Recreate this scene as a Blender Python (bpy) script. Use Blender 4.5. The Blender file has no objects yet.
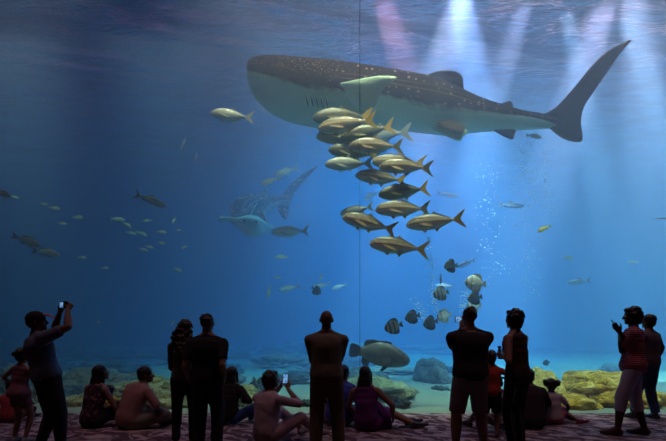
import bpy, bmesh, math, random
import numpy as np
from mathutils import Vector, Matrix, Euler
PI = math.pi
R = math.radians
scn = bpy.context.scene
COL = scn.collection
rnd = random.Random(11)

# ------------------------------------------------------------------ camera
# level camera 1.4 m above the floor, looking along +Y with a vertical shift
F, CX, HY, CH = 480.0, 333.0, 328.0, 1.4
cam_d = bpy.data.cameras.new('camera')
cam = bpy.data.objects.new('camera', cam_d)
COL.objects.link(cam)
cam.location = (0, 0, CH)
cam.rotation_euler = (PI/2, 0, 0)
cam_d.sensor_width = 36
cam_d.lens = 36*F/666
cam_d.shift_y = (HY-220.5)/666
cam_d.clip_end = 200
scn.camera = cam

def at(px, py, Y):
    return Vector(((px-CX)/F*Y, Y, CH+(HY-py)/F*Y))
def on_floor(px, Y, z=0.0):
    return Vector(((px-CX)/F*Y, Y, z))

scn.view_settings.view_transform = 'Standard'
scn.view_settings.look = 'None'
scn.view_settings.exposure = 0.0
scn.view_settings.gamma = 1.0
scn.view_settings.use_curve_mapping = False
cy = scn.cycles
cy.use_denoising = True
cy.volume_bounces = 2
cy.max_bounces = 6
cy.diffuse_bounces = 2
cy.glossy_bounces = 2
cy.transparent_max_bounces = 12
cy.sample_clamp_indirect = 3.0
cy.use_adaptive_sampling = False

# ------------------------------------------------------------------ helpers
def tag(o, label=None, cat=None, group=None, kind=None):
    if label: o['label'] = label
    if cat: o['category'] = cat
    if group: o['group'] = group
    if kind: o['kind'] = kind
    return o

def link(name, me, mat=None, parent=None):
    o = bpy.data.objects.new(name, me)
    COL.objects.link(o)
    if mat is not None:
        me.materials.clear()
        for m in (mat if isinstance(mat, (list, tuple)) else [mat]):
            me.materials.append(m)
    if parent is not None:
        o.parent = parent
    return o

def empty(name, loc=(0, 0, 0), rz=0.0):
    o = bpy.data.objects.new(name, None)
    COL.objects.link(o)
    o.location = loc
    o.rotation_euler = (0, 0, rz)
    o.empty_display_size = 0.1
    return o

def mesh_from(name, verts, faces, smooth=True):
    me = bpy.data.meshes.new(name)
    me.from_pydata([tuple(v) for v in verts], [], faces)
    me.validate()
    bm = bmesh.new(); bm.from_mesh(me)
    bmesh.ops.recalc_face_normals(bm, faces=bm.faces)
    bm.to_mesh(me); bm.free()
    if smooth:
        me.polygons.foreach_set('use_smooth', [True]*len(me.polygons))
    me.update()
    return me

def box_mesh(name, lo, hi, bevel=0.0):
    bm = bmesh.new()
    bmesh.ops.create_cube(bm, size=1.0)
    for v in bm.verts:
        v.co = Vector([lo[i]+(v.co[i]+0.5)*(hi[i]-lo[i]) for i in range(3)])
    if bevel > 0:
        bmesh.ops.bevel(bm, geom=list(bm.edges), offset=bevel, segments=2, affect='EDGES')
    me = bpy.data.meshes.new(name)
    bm.to_mesh(me); bm.free()
    return me

def copy_tree(o, parent=None):
    c = o.copy(); COL.objects.link(c)
    c.parent = parent
    for ch in o.children:
        copy_tree(ch, c)
    return c

# ------------------------------------------------------------------ materials
class NT:
    def __init__(self, name):
        self.m = bpy.data.materials.new(name)
        self.m.use_nodes = True
        self.t = self.m.node_tree
        self.t.nodes.clear()
        self.out = self.t.nodes.new('ShaderNodeOutputMaterial')
    def n(self, typ, **kw):
        nd = self.t.nodes.new(typ)
        ins = kw.pop('ins', {})
        for k, v in kw.items():
            setattr(nd, k, v)
        for k, v in ins.items():
            if isinstance(v, bpy.types.NodeSocket):
                self.t.links.new(v, nd.inputs[k])
            else:
                nd.inputs[k].default_value = v
        return nd
    def l(self, a, b):
        self.t.links.new(a, b)
    def ramp(self, fac, stops, interp='LINEAR'):
        r = self.t.nodes.new('ShaderNodeValToRGB')
        r.color_ramp.interpolation = interp
        el = r.color_ramp.elements
        while len(el) > 1: el.remove(el[-1])
        el[0].position = stops[0][0]; el[0].color = (*stops[0][1], 1)
        for p, c in stops[1:]:
            e = el.new(p); e.color = (*c, 1)
        self.l(fac, r.inputs[0])
        return r.outputs[0]
    def math(self, op, a, b=0.0, c=None, clamp=False):
        nd = self.t.nodes.new('ShaderNodeMath'); nd.operation = op; nd.use_clamp = clamp
        for i, v in enumerate((a, b) if c is None else (a, b, c)):
            if isinstance(v, bpy.types.NodeSocket): self.l(v, nd.inputs[i])
            else: nd.inputs[i].default_value = v
        return nd.outputs[0]
    def mix(self, f, a, b, bt='MIX'):
        nd = self.t.nodes.new('ShaderNodeMix'); nd.data_type = 'RGBA'; nd.blend_type = bt
        nd.clamp_factor = True
        for i, v in ((0, f), (6, a), (7, b)):
            if isinstance(v, bpy.types.NodeSocket): self.l(v, nd.inputs[i])
            else: nd.inputs[i].default_value = v if i == 0 else ((*v, 1) if len(v) == 3 else v)
        return nd.outputs[2]
    def coord(self, which='Object', scale=(1, 1, 1), loc=(0, 0, 0), rot=(0, 0, 0)):
        tc = self.t.nodes.new('ShaderNodeTexCoord')
        mp = self.t.nodes.new('ShaderNodeMapping')
        mp.inputs['Scale'].default_value = scale
        mp.inputs['Location'].default_value = loc
        mp.inputs['Rotation'].default_value = rot
        self.l(tc.outputs[which], mp.inputs[0])
        return mp.outputs[0]
    def noise(self, vec, scale=5, detail=3, rough=0.5, dist=0.0):
        nd = self.n('ShaderNodeTexNoise', ins={'Vector': vec, 'Scale': scale, 'Detail': detail, 'Roughness': rough, 'Distortion': dist})
        return nd.outputs[0]
    def bump(self, h, strength=0.3, dist=0.02):
        nd = self.n('ShaderNodeBump', ins={'Height': h, 'Strength': strength, 'Distance': dist})
        return nd.outputs[0]
    def pbr(self, color, rough=0.6, metal=0.0, normal=None, spec=0.5, **extra):
        p = self.t.nodes.new('ShaderNodeBsdfPrincipled')
        if isinstance(color, bpy.types.NodeSocket): self.l(color, p.inputs['Base Color'])
        else: p.inputs['Base Color'].default_value = (*color, 1)
        if isinstance(rough, bpy.types.NodeSocket): self.l(rough, p.inputs['Roughness'])
        else: p.inputs['Roughness'].default_value = rough
        p.inputs['Metallic'].default_value = metal
        p.inputs['Specular IOR Level'].default_value = spec
        for k, v in extra.items():
            p.inputs[k].default_value = v
        if normal is not None: self.l(normal, p.inputs['Normal'])
        self.l(p.outputs[0], self.out.inputs['Surface'])
        return p

def cloth_mat(name, col, col2=None, scale=40, rough=0.85, spec=0.2):
    t = NT(name)
    v = t.coord('Object')
    n1 = t.noise(v, 6, 3)
    n2 = t.noise(v, scale*6, 2)
    c2 = col2 or tuple(c*0.78 for c in col)
    c = t.mix(n1, col, c2)
    t.pbr(c, rough, normal=t.bump(t.math('ADD', n1, t.math('MULTIPLY', n2, 0.2)), 0.5, 0.02), spec=spec)
    return t.m

def srgb(r, g, b):
    f = lambda c: (c/255/12.92) if c/255 <= 0.04045 else ((c/255+0.055)/1.055)**2.4
    return (f(r), f(g), f(b))

# ------------------------------------------------------------------ tank + hall shell
GY = 7.9           # front face of the tank window
SURF = 9.0         # water level
XL, XR, YB = -26.0, 28.0, 36.0

def slab(name, lo, hi, mat, kind='structure'):
    o = link(name, box_mesh(name, lo, hi), mat)
    o['kind'] = kind
    return o

# viewing hall
t = NT('dark_hall_paint')
t.pbr(t.mix(t.noise(t.coord('Object'), 2.0), (0.012, 0.011, 0.016), (0.018, 0.015, 0.02)), 0.8)
M_hall = t.m

t = NT('patterned_carpet')
v = t.coord('Object')
w1 = t.n('ShaderNodeTexWave', wave_type='BANDS', bands_direction='DIAGONAL', ins={'Vector': t.coord('Object', (1.0, 2.2, 1.0), rot=(0, 0, 0.5)), 'Scale': 0.8, 'Distortion': 9.0, 'Detail': 3.0, 'Detail Scale': 1.6}).outputs[1]
w2 = t.n('ShaderNodeTexWave', wave_type='BANDS', bands_direction='X', ins={'Vector': t.coord('Object', (1.4, 0.9, 1.0), rot=(0, 0, -0.7)), 'Scale': 1.1, 'Distortion': 12.0, 'Detail': 4.0, 'Detail Scale': 2.0}).outputs[1]
st = t.math('MAXIMUM', t.ramp(w1, [(0.0, (0, 0, 0)), (0.62, (0, 0, 0)), (0.86, (1, 1, 1))]), t.ramp(w2, [(0.0, (0, 0, 0)), (0.72, (0, 0, 0)), (0.9, (.8, .8, .8))]))
br = t.noise(t.coord('Object', (1.6, 5, 1)), 1.3, 4, 0.7)
st = t.math('MULTIPLY', st, t.ramp(br, [(0.35, (0, 0, 0)), (0.6, (1, 1, 1))]))
pile = t.noise(v, 160, 2)
base = t.mix(t.noise(v, 1.3, 4), (0.07, 0.040, 0.050), (0.13, 0.075, 0.080))
c = t.mix(st, base, (0.60, 0.46, 0.46))
c = t.mix(t.math('MULTIPLY', pile, 0.5), c, (0.05, 0.03, 0.04))
t.pbr(c, 0.95, normal=t.bump(t.math('ADD', t.math('MULTIPLY', pile, 0.4), br), 0.8, 0.02), spec=0.1)
M_carpet = t.m

slab('floor', (-16, -8, -0.2), (16, GY, 0.0), M_carpet)
slab('wall_back', (-16, -8.3, 0), (16, -8, 9.6), M_hall)
slab('wall_left', (-16.3, -8, 0), (-16, GY, 9.6), M_hall)
slab('wall_right', (16, -8, 0), (16.3, GY, 9.6), M_hall)
slab('ceiling', (-16.3, -8.3, 9.6), (16.3, GY+0.3, 9.9), M_hall)

# acrylic window of the tank, in two panes with a joint between them
t = NT('acrylic')
gl = t.n('ShaderNodeBsdfGlossy', ins={'Roughness': 0.03, 'Color': (1, 1, 1, 1)})
tr = t.n('ShaderNodeBsdfTransparent', ins={'Color': (1.0, 1.0, 1.0, 1)})
mx = t.n('ShaderNodeMixShader', ins={'Fac': 0.015})
t.l(tr.outputs[0], mx.inputs[1]); t.l(gl.outputs[0], mx.inputs[2]); t.l(mx.outputs[0], t.out.inputs['Surface'])
M_acrylic = t.m
seamx = (360-CX)/F*GY
slab('window_1', (-16, GY+0.002, 0.002), (seamx-0.005, GY+0.09, 9.598), M_acrylic)
slab('window_2', (seamx+0.005, GY+0.002, 0.002), (16, GY+0.09, 9.598), M_acrylic)
t = NT('joint')
d_ = t.n('ShaderNodeBsdfDiffuse', ins={'Color': (.3, .3, .42, 1)}); tr = t.n('ShaderNodeBsdfTransparent')
mx = t.n('ShaderNodeMixShader', ins={'Fac': 0.28}); t.l(tr.outputs[0], mx.inputs[1]); t.l(d_.outputs[0], mx.inputs[2]); t.l(mx.outputs[0], t.out.inputs['Surface']); 
slab('trim_1', (seamx-0.004, GY+0.004, 0.002), (seamx+0.004, GY+0.08, 9.598), t.m)

# tank walls
t = NT('tank_wall_paint')
t.pbr(t.mix(t.noise(t.coord('Object'), 0.25, 4), (0.010, 0.07, 0.16), (0.02, 0.11, 0.22)), 0.9, spec=0.1)
M_tank = t.m
slab('wall_rear', (XL, YB, -1), (XR, YB+0.5, 11), M_tank)
slab('wall_west', (XL-0.5, GY+0.1, -1), (XL, YB, 11), M_tank)
slab('wall_east', (XR, GY+0.1, -1), (XR+0.5, YB, 11), M_tank)

# water body: a homogeneous, slightly hazy sea water volume
t = NT('sea_water')
SC, AB = (0.021, 0.027, 0.048), (0.168, 0.050, 0.014)
sc = t.n('ShaderNodeVolumeScatter', ins={'Color': (SC[0]/SC[2], SC[1]/SC[2], 1, 1), 'Density': SC[2], 'Anisotropy': 0.25})
# absorption closure coefficient = density*(1-color)
ab = t.n('ShaderNodeVolumeAbsorption', ins={'Color': (1-AB[0]/0.17, 1-AB[1]/0.17, 1-AB[2]/0.17, 1), 'Density': 0.17})
ad = t.n('ShaderNodeAddShader')
t.l(sc.outputs[0], ad.inputs[0]); t.l(ab.outputs[0], ad.inputs[1]); t.l(ad.outputs[0], t.out.inputs['Volume'])
M_water = t.m
w = slab('water', (XL+0.01, GY+0.10, -0.95), (XR-0.01, YB-0.01, SURF), M_water, 'stuff')

# rippled water surface
def hsum(x, y):
    z = 0
    for a, kx, ky, p in WAVES:
        z = z + a*np.sin(kx*x+ky*y+p)
    return z
wr = random.Random(4)
WAVES = []
for k in range(14):
    lam = wr.uniform(0.5, 2.6); th = wr.gauss(PI/2, 0.5)
    WAVES.append((0.0075*lam, 2*PI/lam*math.cos(th), 2*PI/lam*math.sin(th), wr.uniform(0, 6.28)))
nx, ny = 230, 200
xs = np.linspace(XL+0.05, XR-0.05, nx); ys = GY+0.12+(YB-GY-0.2)*np.linspace(0, 1, ny)**1.7
X, Y = np.meshgrid(xs, ys)
Z = SURF+0.16+hsum(X, Y)
vv = np.stack([X.ravel(), Y.ravel(), Z.ravel()], 1)
ff = [(j*nx+i, j*nx+i+1, (j+1)*nx+i+1, (j+1)*nx+i) for j in range(ny-1) for i in range(nx-1)]
t = NT('rippled_surface')
v = t.coord('Object', (1.0, 2.6, 1.0))
h = t.math('ADD', t.noise(v, 1.5, 5, 0.6, 0.6), t.math('MULTIPLY', t.noise(v, 5.0, 3, 0.5, 0.4), 0.3))
nb = t.bump(h, 1.0, 0.40)
lw = t.n('ShaderNodeLayerWeight', ins={'Blend': 0.5, 'Normal': nb}).outputs['Facing']
fac = t.ramp(lw, [(0.0, (.10, .10, .10)), (0.34, (.25, .25, .25)), (0.45, (.97, .97, .97))])
tr = t.n('ShaderNodeBsdfTransparent', ins={'Color': (0.95, 0.97, 1.0, 1)})
gl = t.n('ShaderNodeBsdfGlossy', ins={'Roughness': 0.08, 'Color': (0.9, 0.95, 1, 1), 'Normal': nb})
mx = t.n('ShaderNodeMixShader', ins={'Fac': fac})
t.l(tr.outputs[0], mx.inputs[1]); t.l(gl.outputs[0], mx.inputs[2]); t.l(mx.outputs[0], t.out.inputs['Surface'])
o = link('water_surface', mesh_from('water_surface', vv, ff), t.m)
tag(o, kind='stuff', label='rippled underside of the water surface along the top of the tank', cat='water surface')
tag(w, kind='stuff', label='hazy blue sea water filling the tank behind the window', cat='water')

# ------------------------------------------------------------------ light
W = bpy.data.worlds.new('tank_hall_air'); scn.world = W; W.use_nodes = True
W.node_tree.nodes['Background'].inputs[0].default_value = (0.12, 0.48, 1.0, 1)
W.node_tree.nodes['Background'].inputs[1].default_value = 0.07

def spot(name, loc, to, power, ang, blend=0.6, col=(1, 1, 1), size=0.15):
    d = bpy.data.lights.new(name, 'SPOT')
    d.energy = power; d.spot_size = R(ang); d.spot_blend = blend; d.color = col; d.shadow_soft_size = size
    o = bpy.data.objects.new(name, d); COL.objects.link(o)
    o.location = loc
    o.rotation_euler = (Vector(to)-Vector(loc)).to_track_quat('-Z', 'Y').to_euler()
    return o
def area(name, loc, to, power, sx, sy, col=(1, 1, 1), spread=180):
    d = bpy.data.lights.new(name, 'AREA'); d.shape = 'RECTANGLE'
    d.size = sx; d.size_y = sy; d.energy = power; d.color = col; d.spread = R(spread)
    o = bpy.data.objects.new(name, d); COL.objects.link(o)
    o.location = loc
    o.rotation_euler = (Vector(to)-Vector(loc)).to_track_quat('-Z', 'Y').to_euler()
    return o

# unseen area fills added above the tank to light and tint the water
area('water_fill_light', (13, 17, 13), (13, 18, 0), 4600, 16, 8, (1.0, 0.64, 0.44), 80)
area('water_fill_light', (10, 11.3, 12.5), (10, 11.6, 0), 700, 5, 2, (1.0, 0.52, 0.40), 46)
area('water_fill_light', (6.5, 14, 10.2), (6.5, 14, 0), 1000, 12, 3, (1.0, 0.34, 0.40), 150)
area('water_fill_light', (3, 21, 13.0), (3, 21, 0), 3000, 8, 10, (0.15, 0.72, 1.0), 90)
area('water_fill_light', (-7, 14, 10.2), (-7, 14, 0), 260, 14, 4, (1.0, 0.16, 0.34), 140)
for gx in (-8.5, -4.5, -1.0):
    area('fish_fill_light', (gx, 12.0, 12.0), (gx, 13.8, 2), 100, 2.5, 0.6, (1.0, 0.80, 0.5), 36)  # row of fills added to lift the dark fish further back
# unseen fills added just behind the window to brighten the near fish
for gx, gp, gt in ((-6, 60, 3.0), (-1, 200, 3.0), (2.0, 270, 3.0), (5.2, 200, 2.5)):
    area('fish_fill_light', (gx, 8.4, 11.6), (gx, 9.6, gt), gp, 3.0, 0.4, (1.0, 0.64, 0.38), 36)
# floodlights above the water that cut shafts through it
def beam(px, py, Y, px2, py2, Y2, power, ang, col, blend=0.5, size=0.06):
    a = at(px, py, Y); b = at(px2, py2, Y2)
    return spot('tank_floodlight', a, b, power, ang, blend, col, size)
beam(345, -120, 10.2, 428, 140, 12.6, 81000, 14, (1.0, 0.22, 0.20), 0.6)
beam(500, -130, 10.2, 400, 200, 12.8, 83700, 16, (1.0, 0.58, 0.50), 0.8)
beam(570, -130, 10.2, 480, 140, 12.8, 75600, 11, (1.0, 0.52, 0.46), 0.8)
beam(650, -130, 10.2, 560, 140, 12.8, 108000, 16, (1.0, 0.46, 0.40), 0.8)
beam(540, -130, 10.9, 625, 320, 13.6, 81000, 7, (1.0, 0.80, 0.70), 0.5)
beam(575, -130, 10.9, 725, 300, 13.6, 81000, 7, (1.0, 0.80, 0.65), 0.5)
beam(440, -130, 10.2, 510, 320, 12.8, 75600, 15, (0.95, 0.80, 0.90), 0.8)
beam(620, -130, 10.2, 660, 250, 12.8, 81000, 15, (1.0, 0.58, 0.48), 0.8)
# dim hall lighting
for hx in (-6.5, -2.5, 1.5, 5.5):
    spot('hall_downlight', (hx, 4.6, 9.4), (hx*0.9, 6.2, 0), 230, 75, 0.8, (1.0, 0.55, 0.62), 0.05)
# sand bed
t = NT('sand')
v = t.coord('Object')
t.pbr(t.mix(t.noise(v, 0.6, 5), (0.21, 0.22, 0.16), (0.31, 0.31, 0.23)), 0.95, normal=t.bump(t.noise(v, 3, 4), 0.4, 0.08), spec=0.1)
nx, ny = 160, 110
xs = np.linspace(XL+0.05, XR-0.05, nx); ys = np.linspace(GY+0.11, YB-0.1, ny)
X, Y = np.meshgrid(xs, ys)
Z = 0.0+0.05*np.sin(X*0.5+1)*np.sin(Y*0.6)+0.03*np.sin(X*1.7+Y)
Z = Z*np.clip((Y-GY-0.1)/1.5, 0, 1)-0.03
vv = np.stack([X.ravel(), Y.ravel(), Z.ravel()], 1)
ff = [(j*nx+i, j*nx+i+1, (j+1)*nx+i+1, (j+1)*nx+i) for j in range(ny-1) for i in range(nx-1)]
o = link('sand', mesh_from('sand', vv, ff), t.m)
tag(o, 'pale sand bed on the bottom of the tank', 'sand', kind='stuff')
# ------------------------------------------------------------------ fish kit
def smooth_interp(xs, ys, q):
    """monotone-ish Catmull-Rom through (xs, ys)"""
    xs = np.array(xs, float); ys = np.array(ys, float); q = np.asarray(q, float)
    m = np.gradient(ys, xs)
    i = np.clip(np.searchsorted(xs, q)-1, 0, len(xs)-2)
    h = xs[i+1]-xs[i]; s = np.clip((q-xs[i])/h, 0, 1)
    return ((2*s**3-3*s**2+1)*ys[i] + (s**3-2*s**2+s)*h*m[i] + (-2*s**3+3*s**2)*ys[i+1] + (s**3-s**2)*h*m[i+1])

def loft(name, X, top, bot, hw, nr=20, power=2.2, warp=None, vfun=None):
    """closed body along X from profiles; UV = (along, height)"""
    n = len(X); vs = []; uv = []
    for i in range(n):
        c = (top[i]+bot[i])/2; a = (top[i]-bot[i])/2
        for k in range(nr):
            th = 2*PI*k/nr
            ct, st_ = math.cos(th), math.sin(th)
            y = hw[i]*math.copysign(abs(ct)**(2/power), ct)
            z = c+a*math.copysign(abs(st_)**(2/power), st_)
            p = Vector((X[i], y, z))
            vs.append(warp(p) if warp else p)
            u = (X[i]-X[0])/(X[-1]-X[0])
            uv.append((u, vfun(X[i], y, z) if vfun else 0.5+0.5*(z-c)/max(a, 1e-5)))
    fs = []
    for i in range(n-1):
        for k in range(nr):
            fs.append((i*nr+k, i*nr+(k+1) % nr, (i+1)*nr+(k+1) % nr, (i+1)*nr+k))
    fs.append(tuple(range(nr))[::-1]); fs.append(tuple((n-1)*nr+k for k in range(nr)))
    me = bpy.data.meshes.new(name)
    me.from_pydata([tuple(v) for v in vs], [], fs)
    ul = me.uv_layers.new(name='UVMap')
    for lp in me.loops:
        ul.data[lp.index].uv = uv[lp.vertex_index]
    me.polygons.foreach_set('use_smooth', [True]*len(me.polygons))
    me.update()
    return me

from mathutils.geometry import tessellate_polygon
def tess(pts):
    return [tuple(t) for t in tessellate_polygon([[Vector(p) for p in pts]])]
def fin_mesh(name, pts, y0=0.0, th=0.008, warp=None, rot=None, piv=None, sub=0):
    """solid fin from an (x, z) outline; thinner at the rim"""
    bm = bmesh.new()
    P = [Vector((p[0], y0, p[1])) for p in pts]
    a = [bm.verts.new(p+Vector((0, th*0.25, 0))) for p in P]
    b = [bm.verts.new(p-Vector((0, th*0.25, 0))) for p in P]
    n = len(P)
    for tri in tess([(p.x, p.z, 0) for p in P]):
        bm.faces.new([a[i] for i in tri]); bm.faces.new([b[i] for i in tri[::-1]])
    for i in range(n):
        bm.faces.new((a[i], b[i], b[(i+1) % n], a[(i+1) % n]))
    bmesh.ops.recalc_face_normals(bm, faces=bm.faces)
    if rot is not None:
        for v in bm.verts:
            v.co = piv+rot @ (v.co-piv)
    if warp:
        for v in bm.verts: v.co = warp(v.co)
    me = bpy.data.meshes.new(name); bm.to_mesh(me); bm.free()
    return me

def ball(name, c, r, seg=10, sc=(1, 1, 1)):
    bm = bmesh.new()
    bmesh.ops.create_uvsphere(bm, u_segments=seg, v_segments=max(6, seg*2//3), radius=r)
    for v in bm.verts: v.co = Vector((v.co.x*sc[0], v.co.y*sc[1], v.co.z*sc[2]))+Vector(c)
    me = bpy.data.meshes.new(name); bm.to_mesh(me); bm.free()
    me.polygons.foreach_set('use_smooth', [True]*len(me.polygons))
    return me

def fish_mat(name, stops, rough=0.4, metal=0.0, spots=0.0, bars=None, freckle=0.15):
    """stops: belly (0) to back (1)"""
    t = NT(name)
    tc = t.t.nodes.new('ShaderNodeTexCoord')
    sep = t.t.nodes.new('ShaderNodeSeparateXYZ'); t.l(tc.outputs['UV'], sep.inputs[0])
    ns = t.noise(t.coord('UV', (14, 30, 1)), 1.0, 4, 0.6)
    v = t.math('ADD', sep.outputs[1], t.math('MULTIPLY', t.math('SUBTRACT', ns, 0.5), 0.07))
    c = t.ramp(v, stops)
    c = t.mix(t.math('MULTIPLY', ns, freckle), c, (0.03, 0.03, 0.025))
    if bars:
        for (u0, w_, col) in bars:
            d = t.math('ABSOLUTE', t.math('SUBTRACT', sep.outputs[0], u0))
            m = t.math('SUBTRACT', 1.0, t.math('DIVIDE', d, w_), clamp=True)
            m = t.math('MULTIPLY', t.math('MINIMUM', t.math('MULTIPLY', m, 2.5), 1.0), 0.9)
            c = t.mix(m, c, col)
    sc = t.n('ShaderNodeTexVoronoi', ins={'Vector': t.coord('UV', (70, 34, 1)), 'Scale': 1.0}).outputs[0]
    t.pbr(c, rough, metal, normal=t.bump(sc, 0.12, 0.01), spec=0.5)
    return t.m
def flat_mat(name, c, c2=None, rough=0.5, sc=8):
    t = NT(name)
    t.pbr(t.mix(t.noise(t.coord('Object'), sc, 4), c, c2 or tuple(x*0.6 for x in c)), rough)
    return t.m

M_eye = flat_mat('fish_eye', (0.01, 0.01, 0.012), rough=0.15)
M_ring = flat_mat('fish_eye_ring', (0.5, 0.45, 0.25), rough=0.3)

KIND = {}
def define(kind, prof, fins, body, fin, eye=(0.085, 0.02, 0.014), width_pow=2.1, bend=0.0, merged=False, nseg=40, nr=20, x1=0.8):
    """prof: (x, top, bot, halfwidth) with x 0 (nose) .. x1 (tail root). fins: name -> (outline, y, splay, material)"""
    def warp(p):
        q = Vector(p); d = max(0.0, q.x+0.15)
        q.y += bend*d*d
        return q
    X = np.array([x1*(0.5-0.5*math.cos(PI*i/(nseg-1)))**1.0 for i in range(nseg)])
    px_, tp, bt, hw = zip(*prof)
    top = smooth_interp(px_, tp, X); bot = smooth_interp(px_, bt, X); w_ = smooth_interp(px_, hw, X)
    body_me = loft(kind+'_body', X-0.5, top, bot, np.maximum(w_, 0.002), nr, width_pow, warp)
    parts = [('body', body_me, body)]
    for nm, outline, y, splay, mt in fins:
        pts = [(x-0.5, z) for x, z in outline]
        rot = Matrix.Rotation(R(splay), 3, 'X') if splay else None
        piv = Vector((pts[0][0], y, pts[0][1]))
        th = 0.012
        me = fin_mesh(kind+'_'+nm, pts, y, th, warp, rot, piv)
        parts.append((nm, me, mt or fin))
    ex, ez, er = eye
    hwx = float(smooth_interp(px_, hw, [ex])[0]); tx = float(smooth_interp(px_, tp, [ex])[0]); bx_ = float(smooth_interp(px_, bt, [ex])[0])
    cz = (tx+bx_)/2; rel = (ez-cz)/max(1e-4, (tx-bx_)/2)
    yy = hwx*max(0.05, (1-abs(rel)**width_pow))**(1/width_pow)
    for s in (-1, 1):
        parts.append(('eye', ball(kind+'_eye', (ex-0.5, s*(yy-er*0.25), ez), er, 12), M_eye))
    KIND[kind] = (parts, merged)

def new_fish(kind, name):
    parts, merged = KIND[kind]
    if merged:
        key = kind+'_whole'
        me = bpy.data.meshes.get(key)
        if me is None:
            bm = bmesh.new(); mats = []
            uvl = bm.loops.layers.uv.new('UVMap')
            for nm, pm, mt in parts:
                if mt not in mats: mats.append(mt)
                n0 = len(bm.faces)
                bm.from_mesh(pm)
                bm.faces.ensure_lookup_table()
                for f in bm.faces[n0:]:
                    f.material_index = mats.index(mt)
                    f.smooth = nm == 'body'
            me = bpy.data.meshes.new(key); bm.to_mesh(me); bm.free()
            for mt in mats: me.materials.append(mt)
        o = bpy.data.objects.new(name, me); COL.objects.link(o)
        return o
    r = empty(name)
    for nm, pm, mt in parts:
        o = bpy.data.objects.new(nm, pm); COL.objects.link(o); o.parent = r
        if not pm.materials: pm.materials.append(mt)
    return r

def put_fish(kind, name, nose, tail, Y, label, cat='fish', group=None, yaw=0, roll=0):
    """nose / tail are where the snout and the tail tips show, Y the distance"""
    a = at(*nose, Y); b = at(*tail, Y)
    f = a-b; Ls = f.length
    L = Ls/max(0.2, math.cos(R(yaw)))
    f = f.normalized()
    fwd = (f*math.cos(R(yaw))+Vector((0, -1, 0))*math.sin(R(yaw))).normalized()
    xax = -fwd
    zax = Vector((0, 0, 1)); yax = zax.cross(xax).normalized(); zax = xax.cross(yax).normalized()
    M = Matrix((xax, yax, zax)).transposed()
    if roll: M = M @ Matrix.Rotation(R(roll), 3, 'X')
    o = new_fish(kind, name)
    o.location = (a+b)/2
    o.rotation_euler = M.to_euler()
    o.scale = (L, L, L)
    tag(o, label, cat, group)
    return o

# --- golden-tailed jack
m_jack = fish_mat('jack_skin', [(0.0, (.80, .76, .68)), (0.30, (.85, .72, .56)), (0.42, (.75, .54, .33)), (0.48, (.20, .12, .07)), (0.55, (.85, .66, .45)), (0.66, (.75, .55, .36)), (0.74, (.30, .20, .10)), (0.88, (.16, .12, .06)), (1.0, (.07, .07, .04))], 0.38, 0.0)
m_jack2 = fish_mat('silver_jack_skin', [(0.0, (.85, .86, .84)), (0.45, (.82, .80, .76)), (0.62, (.60, .58, .50)), (0.80, (.38, .38, .30)), (1.0, (.12, .15, .13))], 0.35, 0.0)
m_jack3 = fish_mat('shaded_jack_skin', [(0.0, (.24, .30, .27)), (0.45, (.20, .22, .17)), (0.55, (.10, .09, .06)), (0.7, (.16, .14, .09)), (1.0, (.05, .05, .035))], 0.45, 0.1)  # darker green jack skin, the shark's shadow put into its colour
m_yfin = flat_mat('yellow_fin', (.62, .36, .05), (.35, .22, .05))
m_tfin = flat_mat('tan_fin', (.50, .30, .15), (.3, .22, .14))
m_dfin = flat_mat('olive_fin', (.22, .18, .07), (.12, .11, .05))
m_sfin = flat_mat('silver_fin', (.45, .46, .42), (.3, .3, .26))
jprof = [(0, .0, -.035, .004), (.02, .035, -.055, .02), (.06, .072, -.080, .038), (.13, .106, -.105, .056), (.22, .130, -.124, .068), (.32, .139, -.132, .072), (.42, .134, -.128, .068), (.54, .108, -.104, .054), (.66, .066, -.064, .033), (.75, .034, -.033, .018), (.80, .024, -.024, .012)]
def jfins(tailm, fm):
    return [
     ('tail_fin', [(.79, .022), (.84, .055), (.90, .105), (.97, .150), (1.0, .158), (.955, .085), (.915, .02), (.91, 0), (.915, -.02), (.955, -.085), (1.0, -.158), (.97, -.150), (.90, -.105), (.84, -.055), (.79, -.022)], 0, 0, tailm),
     ('dorsal_fin', [(.42, .12), (.47, .175), (.485, .185), (.50, .155), (.60, .105), (.74, .05), (.74, .03), (.56, .09)], 0, 0, fm),
     ('spiny_dorsal_fin', [(.27, .13), (.31, .158), (.38, .152), (.41, .13), (.34, .12)], 0, 0, fm),
     ('anal_fin', [(.45, -.11), (.50, -.17), (.515, -.175), (.53, -.14), (.62, -.09), (.74, -.045), (.74, -.028), (.58, -.08)], 0, 0, tailm if fm is not m_sfin else fm),
     ('pectoral_fin', [(.23, -.01), (.30, -.015), (.40, -.055), (.46, -.10), (.38, -.085), (.26, -.055), (.225, -.035)], -.072, -12, fm),
     ('pectoral_fin', [(.23, -.01), (.30, -.015), (.40, -.055), (.46, -.10), (.38, -.085), (.26, -.055), (.225, -.035)], .072, 12, fm),
     ('pelvic_fin', [(.26, -.12), (.30, -.165), (.34, -.155), (.33, -.125)], -.02, -15, fm),
     ('pelvic_fin', [(.26, -.12), (.30, -.165), (.34, -.155), (.33, -.125)], .02, 15, fm)]
define('jack', jprof, jfins(m_yfin, m_tfin), m_jack, m_tfin, eye=(.062, .012, .013))
define('jack_bent', jprof, jfins(m_dfin, m_tfin), m_jack, m_tfin, eye=(.062, .012, .013), bend=0.25)
define('silver_jack', jprof, jfins(m_sfin, m_sfin), m_jack2, m_sfin, eye=(.062, .012, .013), bend=-0.15)
define('shaded_jack', jprof, jfins(m_yfin, m_dfin), m_jack3, m_dfin, eye=(.062, .012, .013), bend=0.1)

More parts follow.
